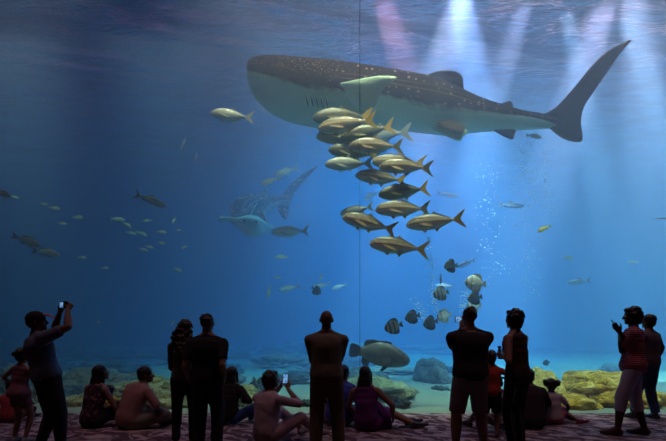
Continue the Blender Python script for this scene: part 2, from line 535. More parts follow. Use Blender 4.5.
G = 'jacks schooling below the large whale shark'
school = [
 ('shaded_jack', (312.5, 119), (375, 114), 9.75, 'shadowed jack with dark back, topmost of the school, touching the shark belly'),
 ('jack', (318, 126.5), (377, 121), 9.35, 'copper-flanked jack with golden tail, second from the top of the school'),
 ('shaded_jack', (316.5, 137), (383, 133), 9.85, 'shadowed green jack behind the copper ones, its head left of all near it'),
 ('shaded_jack', (340.5, 138), (396, 125), 9.55, 'shadowed jack with raised dark tail crossing the green one'),
 ('silver_jack', (352, 137), (412.5, 131), 10.3, 'pale jack furthest back, only its pale tail clear under the shark belly'),
 ('jack_bent', (348.5, 147), (406, 144), 9.2, 'dark-backed copper jack with wide forked tail, front of the upper cluster'),
 ('shaded_jack', (328.5, 148), (381, 157), 9.6, 'green shadowed jack with yellow drooping tail, lowest of the upper cluster'),
 ('silver_jack', (325, 165), (374, 163), 9.3, 'silver jack swimming alone at the left edge below the upper cluster'),
 ('jack_bent', (379.5, 165), (433.5, 168), 9.0, 'bronze jack right of the silver one, with a yellow tail showing behind it'),
 ('jack', (372, 162), (427.5, 163), 9.5, 'jack almost hidden behind a bronze one, only its yellow tail clear'),
 ('jack', (355.5, 174.5), (408, 181), 9.3, 'pale-backed jack with its tail tucked behind the bronze jack below'),
 ('shaded_jack', (378, 196), (432, 186), 9.1, 'dark bronze jack with raised tail in the middle of the school'),
 ('jack_bent', (375, 210), (433.5, 207), 8.95, 'long bronze jack, second of the two stacked dark ones mid-school'),
 ('silver_jack', (340, 213.5), (374, 207), 9.7, 'small silver-blue jack peeking out above a golden-faced one'),
 ('jack', (342.5, 217), (397.5, 230), 8.9, 'golden-faced jack swimming with its tail tilted down'),
 ('jack', (407, 224), (465, 219), 8.85, 'copper jack furthest right in the school'),
 ('jack', (369.5, 243), (430, 250), 8.75, 'golden striped jack, lowest of the school'),
]
for i, (k, n_, t_, Y, lb) in enumerate(school):
    put_fish(k, 'jack', n_, t_, Y, lb, 'fish', G, yaw=[6, -8, 4, 0, 10, 5, -6][i % 7])
put_fish('silver_jack', 'jack', (211.5, 114), (254, 117.5), 9.6, 'lone silver jack left of the large whale shark snout', yaw=8)
put_fish('silver_jack', 'jack', (272, 231.5), (310, 231.5), 11.5, 'silver jack with dark tail right of the pale ray', yaw=-5)
put_fish('silver_jack', 'jack', (275, 176), (299, 167), 14.5, 'silver jack with yellow tail above the distant shark tail', yaw=10)
put_fish('jack', 'jack', (260, 184), (281, 178), 14.2, 'smaller jack just above the distant shark back', yaw=-10)
put_fish('silver_jack', 'jack', (279, 290), (301, 286), 14, 'pale green jack at the left of the row behind the bald man', yaw=0)
put_fish('silver_jack', 'jack', (313, 287), (331, 284), 14.5, 'pale green jack in the middle of the row, half behind a dark disc fish', yaw=10)
put_fish('silver_jack', 'jack', (332, 289), (347, 284), 14.5, 'pale green jack at the right end of the row behind the bald man', yaw=10)

# --- tarpon
m_tar = fish_mat('tarpon_skin', [(0.0, (.70, .72, .68)), (0.5, (.55, .55, .52)), (0.65, (.22, .22, .22)), (1.0, (.07, .08, .09))], 0.3, 0.0)
tprof = [(0, .012, -.01, .004), (.03, .03, -.035, .02), (.10, .055, -.065, .038), (.25, .085, -.095, .052), (.42, .098, -.100, .055), (.60, .075, -.075, .042), (.74, .038, -.04, .022), (.82, .026, -.026, .012)]
define('tarpon', tprof, [
  ('tail_fin', [(.81, .024), (.88, .075), (.98, .150), (1.0, .150), (.92, .03), (.90, 0), (.92, -.03), (1.0, -.150), (.98, -.150), (.88, -.075), (.81, -.024)], 0, 0, None),
  ('dorsal_fin', [(.44, .09), (.47, .17), (.50, .15), (.58, .11), (.60, .07)], 0, 0, None),
  ('anal_fin', [(.62, -.065), (.66, -.12), (.70, -.08), (.78, -.035), (.7, -.03)], 0, 0, None),
  ('pectoral_fin', [(.20, -.05), (.30, -.075), (.36, -.105), (.26, -.10)], -.045, -15, None),
  ('pectoral_fin', [(.20, -.05), (.30, -.075), (.36, -.105), (.26, -.10)], .045, 15, None),
  ('pelvic_fin', [(.44, -.095), (.48, -.135), (.52, -.10)], 0, 0, None)], m_tar, flat_mat('grey_fin', (.16, .16, .17)), eye=(.06, .012, .014), bend=0.12, x1=.82)
put_fish('tarpon', 'tarpon', (167, 206.5), (134, 193.5), 10.5, 'silver tarpon angled downward in the open water at the left', yaw=5)
put_fish('tarpon', 'tarpon', (524.5, 206), (497, 204.5), 12.5, 'dark-backed tarpon swimming right among the bubbles', yaw=0)
put_fish('tarpon', 'tarpon', (459, 196.5), (436, 193), 15.5, 'pale faint tarpon just right of the jack school', yaw=0)
put_fish('tarpon', 'tarpon', (567, 283), (592, 280), 13.5, 'grey tarpon low in the water above the yellow rocks', yaw=0)
put_fish('tarpon', 'tarpon', (454, 268), (478, 259), 13.5, 'pale thin tarpon right beside the uppermost dark spadefish', yaw=20, roll=30)
put_fish('tarpon', 'tarpon', (435, 285), (455, 286), 14.5, 'blue-green tarpon passing behind the spadefish', yaw=0)

# --- snapper / grunt shapes
m_snap = fish_mat('snapper_skin', [(0.0, (.50, .45, .38)), (0.5, (.36, .30, .26)), (1.0, (.18, .14, .13))], 0.5)
m_snap2 = fish_mat('pale_snapper_skin', [(0.0, (.70, .68, .60)), (0.5, (.50, .48, .42)), (1.0, (.26, .26, .24))], 0.45)
sprof = [(0, .005, -.03, .004), (.03, .035, -.055, .022), (.10, .085, -.085, .045), (.20, .130, -.112, .062), (.32, .145, -.122, .066), (.48, .125, -.108, .056), (.62, .082, -.075, .036), (.74, .048, -.045, .018), (.82, .040, -.038, .010)]
def sfins(): return [
  ('tail_fin', [(.80, .038), (.88, .085), (.99, .125), (.955, .03), (.95, 0), (.955, -.03), (.99, -.125), (.88, -.085), (.80, -.038)], 0, 0, None),
  ('dorsal_fin', [(.24, .13), (.30, .185), (.45, .175), (.58, .165), (.68, .13), (.70, .05), (.5, .11)], 0, 0, None),
  ('anal_fin', [(.52, -.09), (.56, -.155), (.66, -.12), (.68, -.055)], 0, 0, None),
  ('pectoral_fin', [(.23, -.03), (.34, -.03), (.38, -.07), (.27, -.075)], -.066, -18, None),
  ('pectoral_fin', [(.23, -.03), (.34, -.03), (.38, -.07), (.27, -.075)], .066, 18, None),
  ('pelvic_fin', [(.26, -.11), (.31, -.18), (.36, -.115)], 0, 0, None)]
define('snapper', sprof, sfins(), m_snap, flat_mat('brown_fin', (.22, .17, .14)), eye=(.09, .045, .018), bend=0.1, x1=.82)
define('pale_snapper', sprof, sfins(), m_snap2, flat_mat('pale_fin', (.36, .36, .30)), eye=(.09, .045, .018), bend=-0.1, x1=.82)
put_fish('snapper', 'snapper', (41, 246.5), (12, 235.5), 11, 'dark brown snapper at the far left, angled down above a silver one')
put_fish('pale_snapper', 'snapper', (59.5, 255), (31, 250.5), 11, 'silver grey snapper at the far left, below the dark brown one')
put_fish('snapper', 'snapper', (11, 196), (-10, 191), 11, 'brown snapper cut by the left edge of the view, behind a tiny yellow fish')
put_fish('pale_snapper', 'snapper', (186.5, 140), (178.5, 150), 14, 'small pale fish pointing up, upper of two below the rippled surface', yaw=30)
put_fish('pale_snapper', 'snapper', (197.5, 154), (194, 163), 14, 'small pale fish pointing up, lower of two below the rippled surface', yaw=30)
put_fish('pale_snapper', 'snapper', (364, 201), (377, 191), 15, 'faint pale fish half hidden between the jacks', yaw=40)
put_fish('pale_snapper', 'snapper', (542, 137.5), (526, 135), 11.5, 'cream coloured fish beneath the big shark tail', yaw=0)

# --- small schooling fish (one mesh each; they are a few pixels long)
m_grunt = fish_mat('grunt_skin', [(0.0, (.75, .72, .45)), (0.45, (.72, .66, .22)), (0.7, (.5, .48, .2)), (1.0, (.22, .25, .16))], 0.5)
m_yel = fish_mat('yellow_skin', [(0.0, (.85, .75, .35)), (0.5, (.95, .75, .12)), (1.0, (.8, .6, .1))], 0.45)
m_yf = flat_mat('bright_yellow_fin', (.75, .58, .05))
define('grunt', sprof, sfins()[:3], m_grunt, m_yf, eye=(.09, .04, .02), bend=0.1, merged=True, nseg=22, nr=12, x1=.82)
define('yellow_fish', sprof, sfins(), m_yel, m_yf, eye=(.09, .045, .02), bend=0.3, x1=.82)
G2 = 'small yellow fish scattered over the left of the tank'
tiny = [
 (14, 197, 8, 1, 10, 'tiny bright yellow fish at the left edge beside a brown snapper'),
 (44, 204, 8, 1, 5, 'tiny tan fish overlapping a brighter one, upper left of the loose shoal'),
 (54.5, 208, 12, 1, 10, 'small olive yellow fish right below the tan one, upper left of the shoal'),
 (78, 217.5, 12, 1, 5, 'small yellow fish alone between the pair at left and the main cluster'),
 (62.5, 223.5, 8, 1, 0, 'very faint small fish under the pair at upper left'),
 (118, 219.5, 14, 1, 5, 'olive yellow fish at the top left of the main cluster'),
 (127, 225, 12, 1, 35, 'pale yellow fish sloping down in the middle of the main cluster'),
 (131, 233, 10, 1, 10, 'bright yellow fish at the bottom of the main cluster, left of a pair'),
 (141.5, 233.5, 12, 1, 20, 'pale yellow fish at the lower right of the main cluster'),
 (147.5, 220.5, 9, -1, 5, 'small yellow fish right of the cluster top, on its own'),
 (174, 220.5, 7, -1, 60, 'tiny yellow fish standing nearly upright, right side of the shoal'),
 (162, 232, 9, 1, 5, 'small yellow fish midway along the right of the shoal, above another'),
 (178.5, 230, 6, 1, 5, 'tiny yellow fish furthest right at mid height of the shoal'),
 (161.5, 243, 8, 1, 10, 'small dull yellow fish directly beneath another at the right of the shoal'),
 (143.5, 249.5, 9, 1, 15, 'yellow green fish, lower left one of a close pair'),
 (149.5, 247, 8, 1, 15, 'yellow green fish, upper right one of a close pair'),
 (184.5, 247, 7, -1, 20, 'small pale green fish low at the right of the shoal'),
 (178, 269.5, 10, 1, 20, 'small green yellow fish, lowest at the right of the shoal'),
 (82.5, 257.5, 8, 1, 0, 'small green yellow fish right of the silver grey snapper'),
 (98, 322, 5, 1, 20, 'tiny tan fish low in the water right of the camera raised at far left'),
 (173, 322.5, 6, -1, 60, 'tiny yellow fish just left of the long-haired standing woman'),
 (105, 268, 7, 1, 0, 'faint small fish below the main cluster'),
 (282, 257, 13, -1, 0, 'small green fish alone above the row behind the bald man'),
 (278, 277.5, 7, 1, 0, 'tiny blue-green fish above the left jack of the row'),
 (321, 277, 8, -1, 65, 'tiny pale fish pointing down above the dark disc fish'),
 (269, 292, 13, -1, 80, 'small pale fish standing on its nose left of the row'),
 (568, 258, 10, 1, 0, 'small teal fish below the lone yellow one at right'),
 (633, 262, 9, 1, 0, 'faint green fish near the right edge, low in the haze'),
]
for i, (x, y, L, s, tilt, lb) in enumerate(tiny):
    dx = L/2*math.cos(R(tilt))*s; dy = L/2*math.sin(R(tilt))
    put_fish('grunt', 'grunt', (x+dx, y+dy), (x-dx, y-dy), 13.0+(i*37 % 20)/10, lb, 'fish', G2, yaw=(i*53 % 41)-20)
put_fish('yellow_fish', 'yellow_fish', (537.5, 232), (552, 225), 10.5, 'lone bright yellow fish right of the bubbles', yaw=0)

# porkfish near the glass
m_pork = fish_mat('porkfish_skin', [(0.0, (.8, .75, .5)), (0.5, (.78, .66, .18)), (1.0, (.6, .48, .08))], 0.4, bars=[(0.12, 0.03, (.02, .02, .02)), (0.28, 0.03, (.02, .02, .02))])
define('porkfish', sprof, sfins(), m_pork, m_yf, eye=(.09, .045, .02), x1=.82)
put_fish('porkfish', 'porkfish', (151.5, 383), (163.5, 379), 9.2, 'yellow fish with black bars above the reef, behind the seated man in the salmon shirt')

# needlefish at the right edge
nprof = [(0, .003, -.003, .002), (.2, .006, -.006, .005), (.3, .018, -.018, .014), (.6, .02, -.02, .015), (.85, .012, -.012, .008), (.92, .008, -.008, .005)]
define('needlefish', nprof, [('tail_fin', [(.92, .006), (1, .04), (.97, 0), (1, -.045), (.92, -.006)], 0, 0, None), ('dorsal_fin', [(.75, .015), (.78, .04), (.86, .012)], 0, 0, None), ('anal_fin', [(.75, -.015), (.78, -.04), (.86, -.012)], 0, 0, None)], m_tar, m_sfin, eye=(.26, .006, .006), x1=.92)
put_fish('needlefish', 'needlefish', (650, 218.5), (678, 218), 10, 'thin silver needlefish entering at the right edge', yaw=0)

# --- surgeonfish (dark disc) and spadefish
dprof = [(0, .0, -.03, .004), (.03, .06, -.08, .02), (.10, .17, -.17, .045), (.22, .27, -.26, .062), (.38, .33, -.32, .066), (.55, .30, -.29, .054), (.68, .20, -.19, .034), (.77, .10, -.10, .018), (.84, .06, -.06, .010)]
def dfins(): return [
  ('tail_fin', [(.83, .055), (.90, .12), (1.0, .165), (.985, .06), (.98, 0), (.985, -.06), (1.0, -.165), (.90, -.12), (.83, -.055)], 0, 0, None),
  ('dorsal_fin', [(.22, .26), (.34, .35), (.48, .40), (.62, .405), (.73, .36), (.78, .27), (.79, .10), (.6, .25)], 0, 0, None),
  ('anal_fin', [(.24, -.26), (.36, -.35), (.50, -.40), (.64, -.40), (.74, -.35), (.78, -.26), (.79, -.10), (.6, -.24)], 0, 0, None),
  ('pectoral_fin', [(.24, -.02), (.36, .0), (.40, -.06), (.30, -.09)], -.066, -20, None),
  ('pectoral_fin', [(.24, -.02), (.36, .0), (.40, -.06), (.30, -.09)], .066, 20, None),
  ('pelvic_fin', [(.20, -.22), (.27, -.36), (.32, -.27)], 0, 0, None)]
m_sp_d = fish_mat('dark_spadefish_skin', [(0, (.045, .05, .055)), (0.5, (.06, .065, .07)), (1, (.03, .035, .04))], 0.5, bars=[(0.14, 0.04, (.16, .15, .13))])
m_sp_b = fish_mat('banded_spadefish_skin', [(0, (.30, .29, .25)), (0.5, (.34, .33, .28)), (1, (.16, .16, .15))], 0.5, bars=[(0.10, 0.05, (.02, .02, .022)), (0.34, 0.07, (.03, .03, .03)), (0.62, 0.05, (.04, .04, .04))])
m_sp_p = fish_mat('pale_spadefish_skin', [(0, (.85, .82, .75)), (0.5, (.88, .86, .80)), (1, (.65, .64, .58))], 0.5, bars=[(0.10, 0.04, (.12, .12, .11)), (0.36, 0.05, (.35, .34, .3))])
f_dark = flat_mat('dark_fin', (.05, .05, .055)); f_mid = flat_mat('grey_brown_fin', (.16, .15, .13)); f_pale = flat_mat('cream_fin', (.55, .52, .46))
define('spade_dark', dprof, dfins(), m_sp_d, f_dark, eye=(.10, .05, .018), x1=.84)
define('spade_band', dprof, dfins(), m_sp_b, f_mid, eye=(.10, .05, .018), x1=.84)
define('spade_pale', dprof, dfins(), m_sp_p, f_pale, eye=(.10, .05, .018), x1=.84)
G3 = 'spadefish hovering behind the man with the raised phone'
sp = [
 ('spade_dark', 451, 266, 16, 17, 10, 9.6, 'dark spadefish, uppermost of the group, beside a pale thin fish', 25),
 ('spade_dark', 441, 279, 15, 15, 75, 10.4, 'dark spadefish seen nearly edge-on, a narrow upright shape', 76),
 ('spade_band', 441, 293.5, 18, 16, 15, 9.9, 'grey banded spadefish directly under the narrow edge-on one', 20),
 ('spade_dark', 412.5, 317, 17, 15, 15, 9.7, 'dark spadefish second from the left of the lower row', 20),
 ('spade_band', 393.5, 326.5, 20, 18, 15, 9.3, 'striped grey spadefish, leftmost and lowest, above the grouper', 15),
 ('spade_dark', 430.5, 323, 17, 15, 15, 9.5, 'dark spadefish third from the left, touching a pale one', 25),
 ('spade_pale', 444, 316, 17, 15, 15, 10.0, 'pale grey spadefish at the right end of the lower row', 20),
 ('spade_pale', 475.5, 283, 23, 19, -5, 9.4, 'whitish spadefish, the palest and largest one, at upper right', 10),
 ('spade_dark', 475, 298, 17, 16, 10, 9.7, 'dark spadefish directly beneath the whitish one', 20),
 ('spade_pale', 474, 306, 17, 14, 10, 10.4, 'pale spadefish mostly hidden by the dark one in front of it', 20),
]
for k, x, y, L, H, tilt, Y, lb, yaw in sp:
    t_ = 20 if tilt == 75 else tilt
    h_ = L/2*(0.35 if tilt == 75 else 1.0)
    dx = h_*math.cos(R(t_)); dy = h_*math.sin(R(t_))
    put_fish(k, 'spadefish', (x-dx, y+dy), (x+dx, y-dy), Y, lb, 'fish', G3, yaw=yaw if tilt != 75 else 70)
put_fish('spade_dark', 'surgeonfish', (321, 294), (311.5, 287), 12, 'blackish disc-shaped fish in front of the middle jack of the row', yaw=15)
put_fish('spade_dark', 'surgeonfish', (542.5, 363.5), (550, 362), 12, 'small dark disc-shaped fish above the yellow rocks')

# --- goliath grouper
m_grp = fish_mat('grouper_skin', [(0.0, (.40, .34, .30)), (0.4, (.30, .25, .23)), (1.0, (.20, .17, .17))], 0.6, freckle=0.9)
gprof = [(0, -.02, -.075, .01), (.02, .01, -.115, .04), (.07, .055, -.15, .075), (.15, .105, -.18, .105), (.28, .165, -.20, .125), (.42, .195, -.205, .125), (.56, .185, -.185, .10), (.68, .14, -.14, .07), (.78, .085, -.085, .04), (.84, .075, -.075, .022)]
define('grouper', gprof, [
  ('tail_fin', [(.83, .07), (.88, .105), (.96, .12), (1.0, .09), (1.005, 0), (1.0, -.09), (.96, -.12), (.88, -.105), (.83, -.07)], 0, 0, None),
  ('dorsal_fin', [(.30, .15), (.33, .21), (.42, .225), (.55, .215), (.64, .225), (.74, .205), (.78, .15), (.77, .08), (.6, .15), (.42, .18)], 0, 0, None),
  ('anal_fin', [(.64, -.13), (.67, -.22), (.74, -.225), (.79, -.17), (.78, -.08)], 0, 0, None),
  ('pectoral_fin', [(.30, -.06), (.36, -.02), (.43, -.04), (.45, -.10), (.40, -.16), (.33, -.13)], -.13, -22, None),
  ('pectoral_fin', [(.30, -.06), (.36, -.02), (.43, -.04), (.45, -.10), (.40, -.16), (.33, -.13)], .13, 22, None),
  ('pelvic_fin', [(.32, -.18), (.42, -.285), (.46, -.27), (.42, -.19)], -.05, -20, None),
  ('pelvic_fin', [(.32, -.18), (.42, -.285), (.46, -.27), (.42, -.19)], .05, 20, None)], m_grp, flat_mat('dark_grey_fin', (.09, .08, .085)), eye=(.115, .045, .014), x1=.84, bend=0.12)
gr = put_fish('grouper', 'grouper', (409.5, 357.5), (350, 350), 9.6, 'huge grey grouper with blunt head above the reef, behind the seated woman in purple', 'fish', yaw=8)
# lips and gill cover edge as parts of the grouper
def tube(name, pts, r, seg=8, closed=False):
    bm = bmesh.new(); rings = []
    n = len(pts)
    for i, p in enumerate(pts):
        p = Vector(p)
        d = (Vector(pts[min(i+1, n-1)])-Vector(pts[max(i-1, 0)])).normalized()
        a = d.orthogonal().normalized(); b = d.cross(a)
        rr = r[i] if isinstance(r, (list, tuple)) else r
        rings.append([bm.verts.new(p+(a*math.cos(2*PI*k/seg)+b*math.sin(2*PI*k/seg))*rr) for k in range(seg)])
    for i in range(n-1):
        A = rings[i]; B = rings[i+1]
        # match rotation
        best = min(range(seg), key=lambda s: (A[0].co-B[s].co).length)
        B = B[best:]+B[:best]; rings[i+1] = B
        for k in range(seg):
            bm.faces.new((A[k], A[(k+1) % seg], B[(k+1) % seg], B[k]))
    bm.faces.new(rings[0][::-1]); bm.faces.new(rings[-1])
    bmesh.ops.recalc_face_normals(bm, faces=bm.faces)
    me = bpy.data.meshes.new(name); bm.to_mesh(me); bm.free()
    me.polygons.foreach_set('use_smooth', [True]*len(me.polygons))
    return me
M_lip = flat_mat('grouper_lip', (.07, .06, .06))
link('lip', tube('grouper_lip', [(-.405, -.086, -.098), (-.45, -.062, -.082), (-.48, -.035, -.066), (-.493, 0, -.06), (-.48, .035, -.066), (-.45, .062, -.082), (-.405, .086, -.098)], .008), M_lip, gr)

# ------------------------------------------------------------------ large whale shark
SY = 10.9
SO = at(400, 98, SY)
def sp2(px, py, dy=0.0):
    p = at(px, py, SY+dy)-SO
    return p
topl = [(247, 72), (248.0, 66), (252, 62), (262, 60.8), (280, 62.5), (300, 65), (325, 67.3), (350, 69.6), (375, 72.8), (400, 76), (430, 80.5), (455, 89), (475, 97.5), (500, 105.5), (520, 110.5), (545, 114), (560, 117)]
botl = [(247, 76), (248.0, 81), (252, 92), (262, 104), (280, 114.5), (300, 120.5), (325, 124.5), (350, 126.5), (375, 127), (400, 127), (430, 131.5), (455, 134), (475, 131.5), (500, 130), (520, 129.5), (545, 128.5), (560, 128)]
hwl = [(247, .04), (248.0, .16), (252, .36), (262, .60), (280, .80), (300, .88), (325, .90), (350, .86), (375, .80), (400, .72), (430, .60), (455, .48), (475, .38), (500, .28), (520, .20), (545, .10), (560, .05)]
bl = [(247, 71), (262, 73), (280, 78), (300, 85), (325, 89), (350, 92), (385, 96), (400, 100), (430, 107), (470, 111), (500, 114), (545, 121), (560, 127)]
S = np.concatenate([np.linspace(0, 1, 14, endpoint=False)**2*15, np.linspace(15, 313, 110)])+247
k = SY/F
tp = smooth_interp(*zip(*topl), S); bt = smooth_interp(*zip(*botl), S); hw = smooth_interp(*zip(*hwl), S); bb = smooth_interp(*zip(*bl), S)
Xs = (S-CX)/F*SY-SO.x
tz = CH+(HY-tp)/F*SY-SO.z; bz = CH+(HY-bt)/F*SY-SO.z
def vf(x, y, z):
    s = (x+SO.x)*F/SY+CX
    z = CH+(z+SO.z-CH)*SY/(SY-abs(y))-SO.z   # the boundary line as it runs on the flank, not on the mid plane
    zb = CH+(HY-float(np.interp(s, S, bb)))/F*SY-SO.z
    zt = CH+(HY-float(np.interp(s, S, tp)))/F*SY-SO.z
    return 0.5+0.5*(z-zb)/max(0.12, zt-zb)   # 0.5 at the colour boundary, 1 at the back
def shark_skin(name, dark, dark2, pale, pale2, dot):
    t = NT(name)
    tc = t.t.nodes.new('ShaderNodeTexCoord'); sep = t.t.nodes.new('ShaderNodeSeparateXYZ'); t.l(tc.outputs['UV'], sep.inputs[0])
    n1 = t.noise(t.coord('UV', (18, 4, 1)), 1.0, 5, 0.65)
    v = t.math('ADD', sep.outputs[1], t.math('MULTIPLY', t.math('SUBTRACT', n1, 0.5), 0.28))
    isd = t.ramp(v, [(0.44, (0, 0, 0)), (0.56, (1, 1, 1))])
    dk = t.mix(n1, dark, dark2)
    pl = t.mix(t.noise(t.coord('UV', (9, 2, 1)), 1, 4), pale, pale2)
    # dots in rows, fine speckle on the head
    vo = t.n('ShaderNodeTexVoronoi', ins={'Vector': t.coord('UV', (46, 8.5, 1)), 'Scale': 1.0, 'Randomness': 0.42}).outputs[0]
    d1 = t.ramp(vo, [(0.13, (1, 1, 1)), (0.24, (0, 0, 0))])
    vo2 = t.n('ShaderNodeTexVoronoi', ins={'Vector': t.coord('UV', (150, 26, 1)), 'Scale': 1.0, 'Randomness': 0.9}).outputs[0]
    d2 = t.ramp(vo2, [(0.16, (.8, .8, .8)), (0.32, (0, 0, 0))])
    head = t.ramp(sep.outputs[0], [(0.24, (1, 1, 1)), (0.38, (0, 0, 0))])
    topm = t.ramp(sep.outputs[1], [(0.72, (0, 0, 0)), (0.88, (1, 1, 1))])
    dots = t.math('MAXIMUM', t.math('MULTIPLY', d1, t.math('SUBTRACT', 1.0, head)), t.math('MULTIPLY', d2, t.math('MULTIPLY', head, topm)))
    # pale ridge lines along the flank
    for vv_, ww, amt in ((0.80, 0.018, 0.45), (0.90, 0.014, 0.35)):
        d = t.math('ABSOLUTE', t.math('SUBTRACT', sep.outputs[1], vv_))
        ln = t.math('MULTIPLY', t.math('SUBTRACT', 1.0, t.math('DIVIDE', d, ww), clamp=True), amt)
        ln = t.math('MULTIPLY', ln, t.math('SUBTRACT', 1.0, head))
        dots = t.math('MAXIMUM', dots, ln)
    dk = t.mix(dots, dk, dot)
    c = t.mix(isd, pl, dk)
    fine = t.noise(t.coord('UV', (300, 60, 1)), 1.0, 3)
    t.pbr(c, 0.75, normal=t.bump(t.math('ADD', n1, t.math('MULTIPLY', fine, 0.3)), 0.25, 0.03), spec=0.12)
    return t.m
M_shark = shark_skin('whale_shark_skin', (.034, .009, .005), (.014, .004, .003), (.50, .66, .50), (.36, .50, .40), (.42, .27, .21))
M_sfin = flat_mat('whale_shark_fin_skin', (.036, .010, .007), (.016, .005, .004), rough=0.8, sc=2)
M_pfin = flat_mat('whale_shark_pale_fin_skin', (.48, .64, .48), (.34, .48, .38), sc=1.5)
shark = empty('whale_shark', SO)
tag(shark, 'huge whale shark with spotted dark back and pale green belly near the water surface', 'whale shark')
link('body', loft('whale_shark_body', Xs, tz, bz, hw, 64, 2.15, None, vf), M_shark, shark)

def thick_fin(name, pts3, th=0.05, mats=None, parent=None, div=1):
    """solid fin from a 3-D outline, rounded rim"""
    bm = bmesh.new()
    P = [Vector(p) for p in pts3]; n = len(P)
    c = sum(P, Vector())/n
    nrm = Vector()
    for i in range(n): nrm += (P[i]-c).cross(P[(i+1) % n]-c)
    nrm.normalize()
    inner = []
    for i in range(n):
        tn = (P[(i+1) % n]-P[i-1]).normalized()
        inw = nrm.cross(tn)
        inner.append(P[i]+inw*th*1.1)
    rim = [bm.verts.new(p) for p in P]
    fa = [bm.verts.new(p+nrm*th) for p in inner]; fb = [bm.verts.new(p-nrm*th) for p in inner]
    for i in range(n):
        j = (i+1) % n
        bm.faces.new((rim[i], rim[j], fa[j], fa[i])); bm.faces.new((rim[j], rim[i], fb[i], fb[j]))
    ex = (P[0]-c).normalized(); ey = nrm.cross(ex)
    for tri in tess([((p-c).dot(ex), (p-c).dot(ey), 0) for p in inner]):
        bm.faces.new([fa[i] for i in tri]); bm.faces.new([fb[i] for i in tri[::-1]])
    bmesh.ops.recalc_face_normals(bm, faces=bm.faces)
    me = bpy.data.meshes.new(name); bm.to_mesh(me); bm.free()
    me.polygons.foreach_set('use_smooth', [True]*len(me.polygons))
    return link(name, me, mats, parent)
def curve_pts(pts, n=5):
    """Catmull-Rom through closed outline"""
    out = []; m = len(pts)
    for i in range(m):
        p0, p1, p2, p3 = (Vector(pts[(i+j) % m]) for j in (-1, 0, 1, 2))
        for s in range(n):
            u = s/n
            out.append(0.5*((2*p1)+(p2-p0)*u+(2*p0-5*p1+4*p2-p3)*u*u+(3*p1-p0-3*p2+p3)*u**3))
    return out
def fin_px(name, pl, mat, parent, th=0.05, dys=None, n=3, mapf=sp2):
    P = [mapf(p[0], p[1], (dys[i] if dys else 0.0)) for i, p in enumerate(pl)]
    return thick_fin(name, curve_pts(P, n), th, mat, parent)
# fins: outlines read off the animal's silhouette, each a solid fin at its own depth
fin_px('dorsal_fin', [(418, 80), (428, 74.5), (438, 71), (448, 70.5), (457, 72), (462.5, 77), (463.5, 86), (465, 93), (469, 97.5), (452, 94), (434, 86)], M_sfin, shark, 0.06)
fin_px('second_dorsal_fin', [(494, 105.5), (502, 103), (509, 100.8), (512.5, 103), (514, 108), (519, 112), (506, 110.5)], M_sfin, shark, 0.035)
fin_px('anal_fin', [(492, 128.5), (498, 133.5), (506, 137.5), (513, 139.3), (514.5, 135), (515.5, 129.5), (504, 127)], M_sfin, shark, 0.03)
# tail fin, in two lobes joined on one mesh
fin_px('tail_fin', [(543, 115), (556, 107), (572, 90), (590, 68), (608, 51), (631, 39.5), (619, 55), (606, 74), (593, 93), (584, 107), (581, 122), (582.5, 133), (581.5, 141.5), (571, 141.5), (560, 137), (550, 129), (543, 125)], M_sfin, shark, 0.05, n=3)
# pelvic fins
fin_px('pelvic_fin', [(430, 127), (446, 136), (459, 141.5), (463, 137), (468, 131), (452, 124)], M_pfin, shark, 0.03, [-.30, -.42, -.55, -.52, -.35, -.28])
fin_px('pelvic_fin', [(436, 124), (450, 130), (462, 133), (465, 129), (464, 125), (450, 121)], M_sfin, shark, 0.03, [-.42, -.62, -.72, -.66, -.45, -.42])
# pectoral fins: near one sweeps towards the viewer, far one away
fin_px('pectoral_fin', [(331, 86), (345, 82), (362, 78.5), (380, 75.8), (397, 77), (388, 84.5), (381, 93), (378, 103), (373, 110), (364, 110), (352, 104), (340, 96)], M_pfin, shark, 0.022, [-.70, -.92, -1.05, -1.2, -1.35, -1.25, -1.15, -1.02, -.85, -.70, -.65, -.65])
pf = shark.children[-1]
pf.data.materials.append(M_sfin)
for f_ in pf.data.polygons:
    if f_.normal.z > 0.12: f_.material_index = 1   # the upper side of the fin is dark
fin_px('pectoral_fin', [(331, 116), (345, 120), (372, 118), (384, 110), (372, 106), (350, 108)], M_sfin, shark, 0.04, [.6, .9, 1.5, 1.6, 1.0, .7])
# gill slits
def flank(px, py):
    s = float(np.interp(px, S, hw)); c = (float(np.interp(px, S, tp))+float(np.interp(px, S, bt)))/2; a = (float(np.interp(px, S, bt))-float(np.interp(px, S, tp)))/2
    rel = min(0.97, abs(py-c)/a)
    return sp2(px, py, -s*(1-rel**2.15)**(1/2.15))
M_gill = flat_mat('gill_slit', (.02, .03, .03))
for i in range(5):
    x0 = 306+i*5.0
    g = [flank(x0+j*0.5, 95+j*2.4+i*0.4) for j in range(6)]
    link('gill_slit', tube('gill_slit', g, [0.004, .014, .016, .016, .012, .004], 6), M_gill, shark)
link('eye', ball('whale_shark_eye', flank(258, 78), 0.03, 12), M_eye, shark)
mo = [flank(251.5+j*1.2, 73+j*1.5) for j in range(5)]
link('mouth', tube('whale_shark_mouth', mo, 0.012, 6), M_gill, shark)

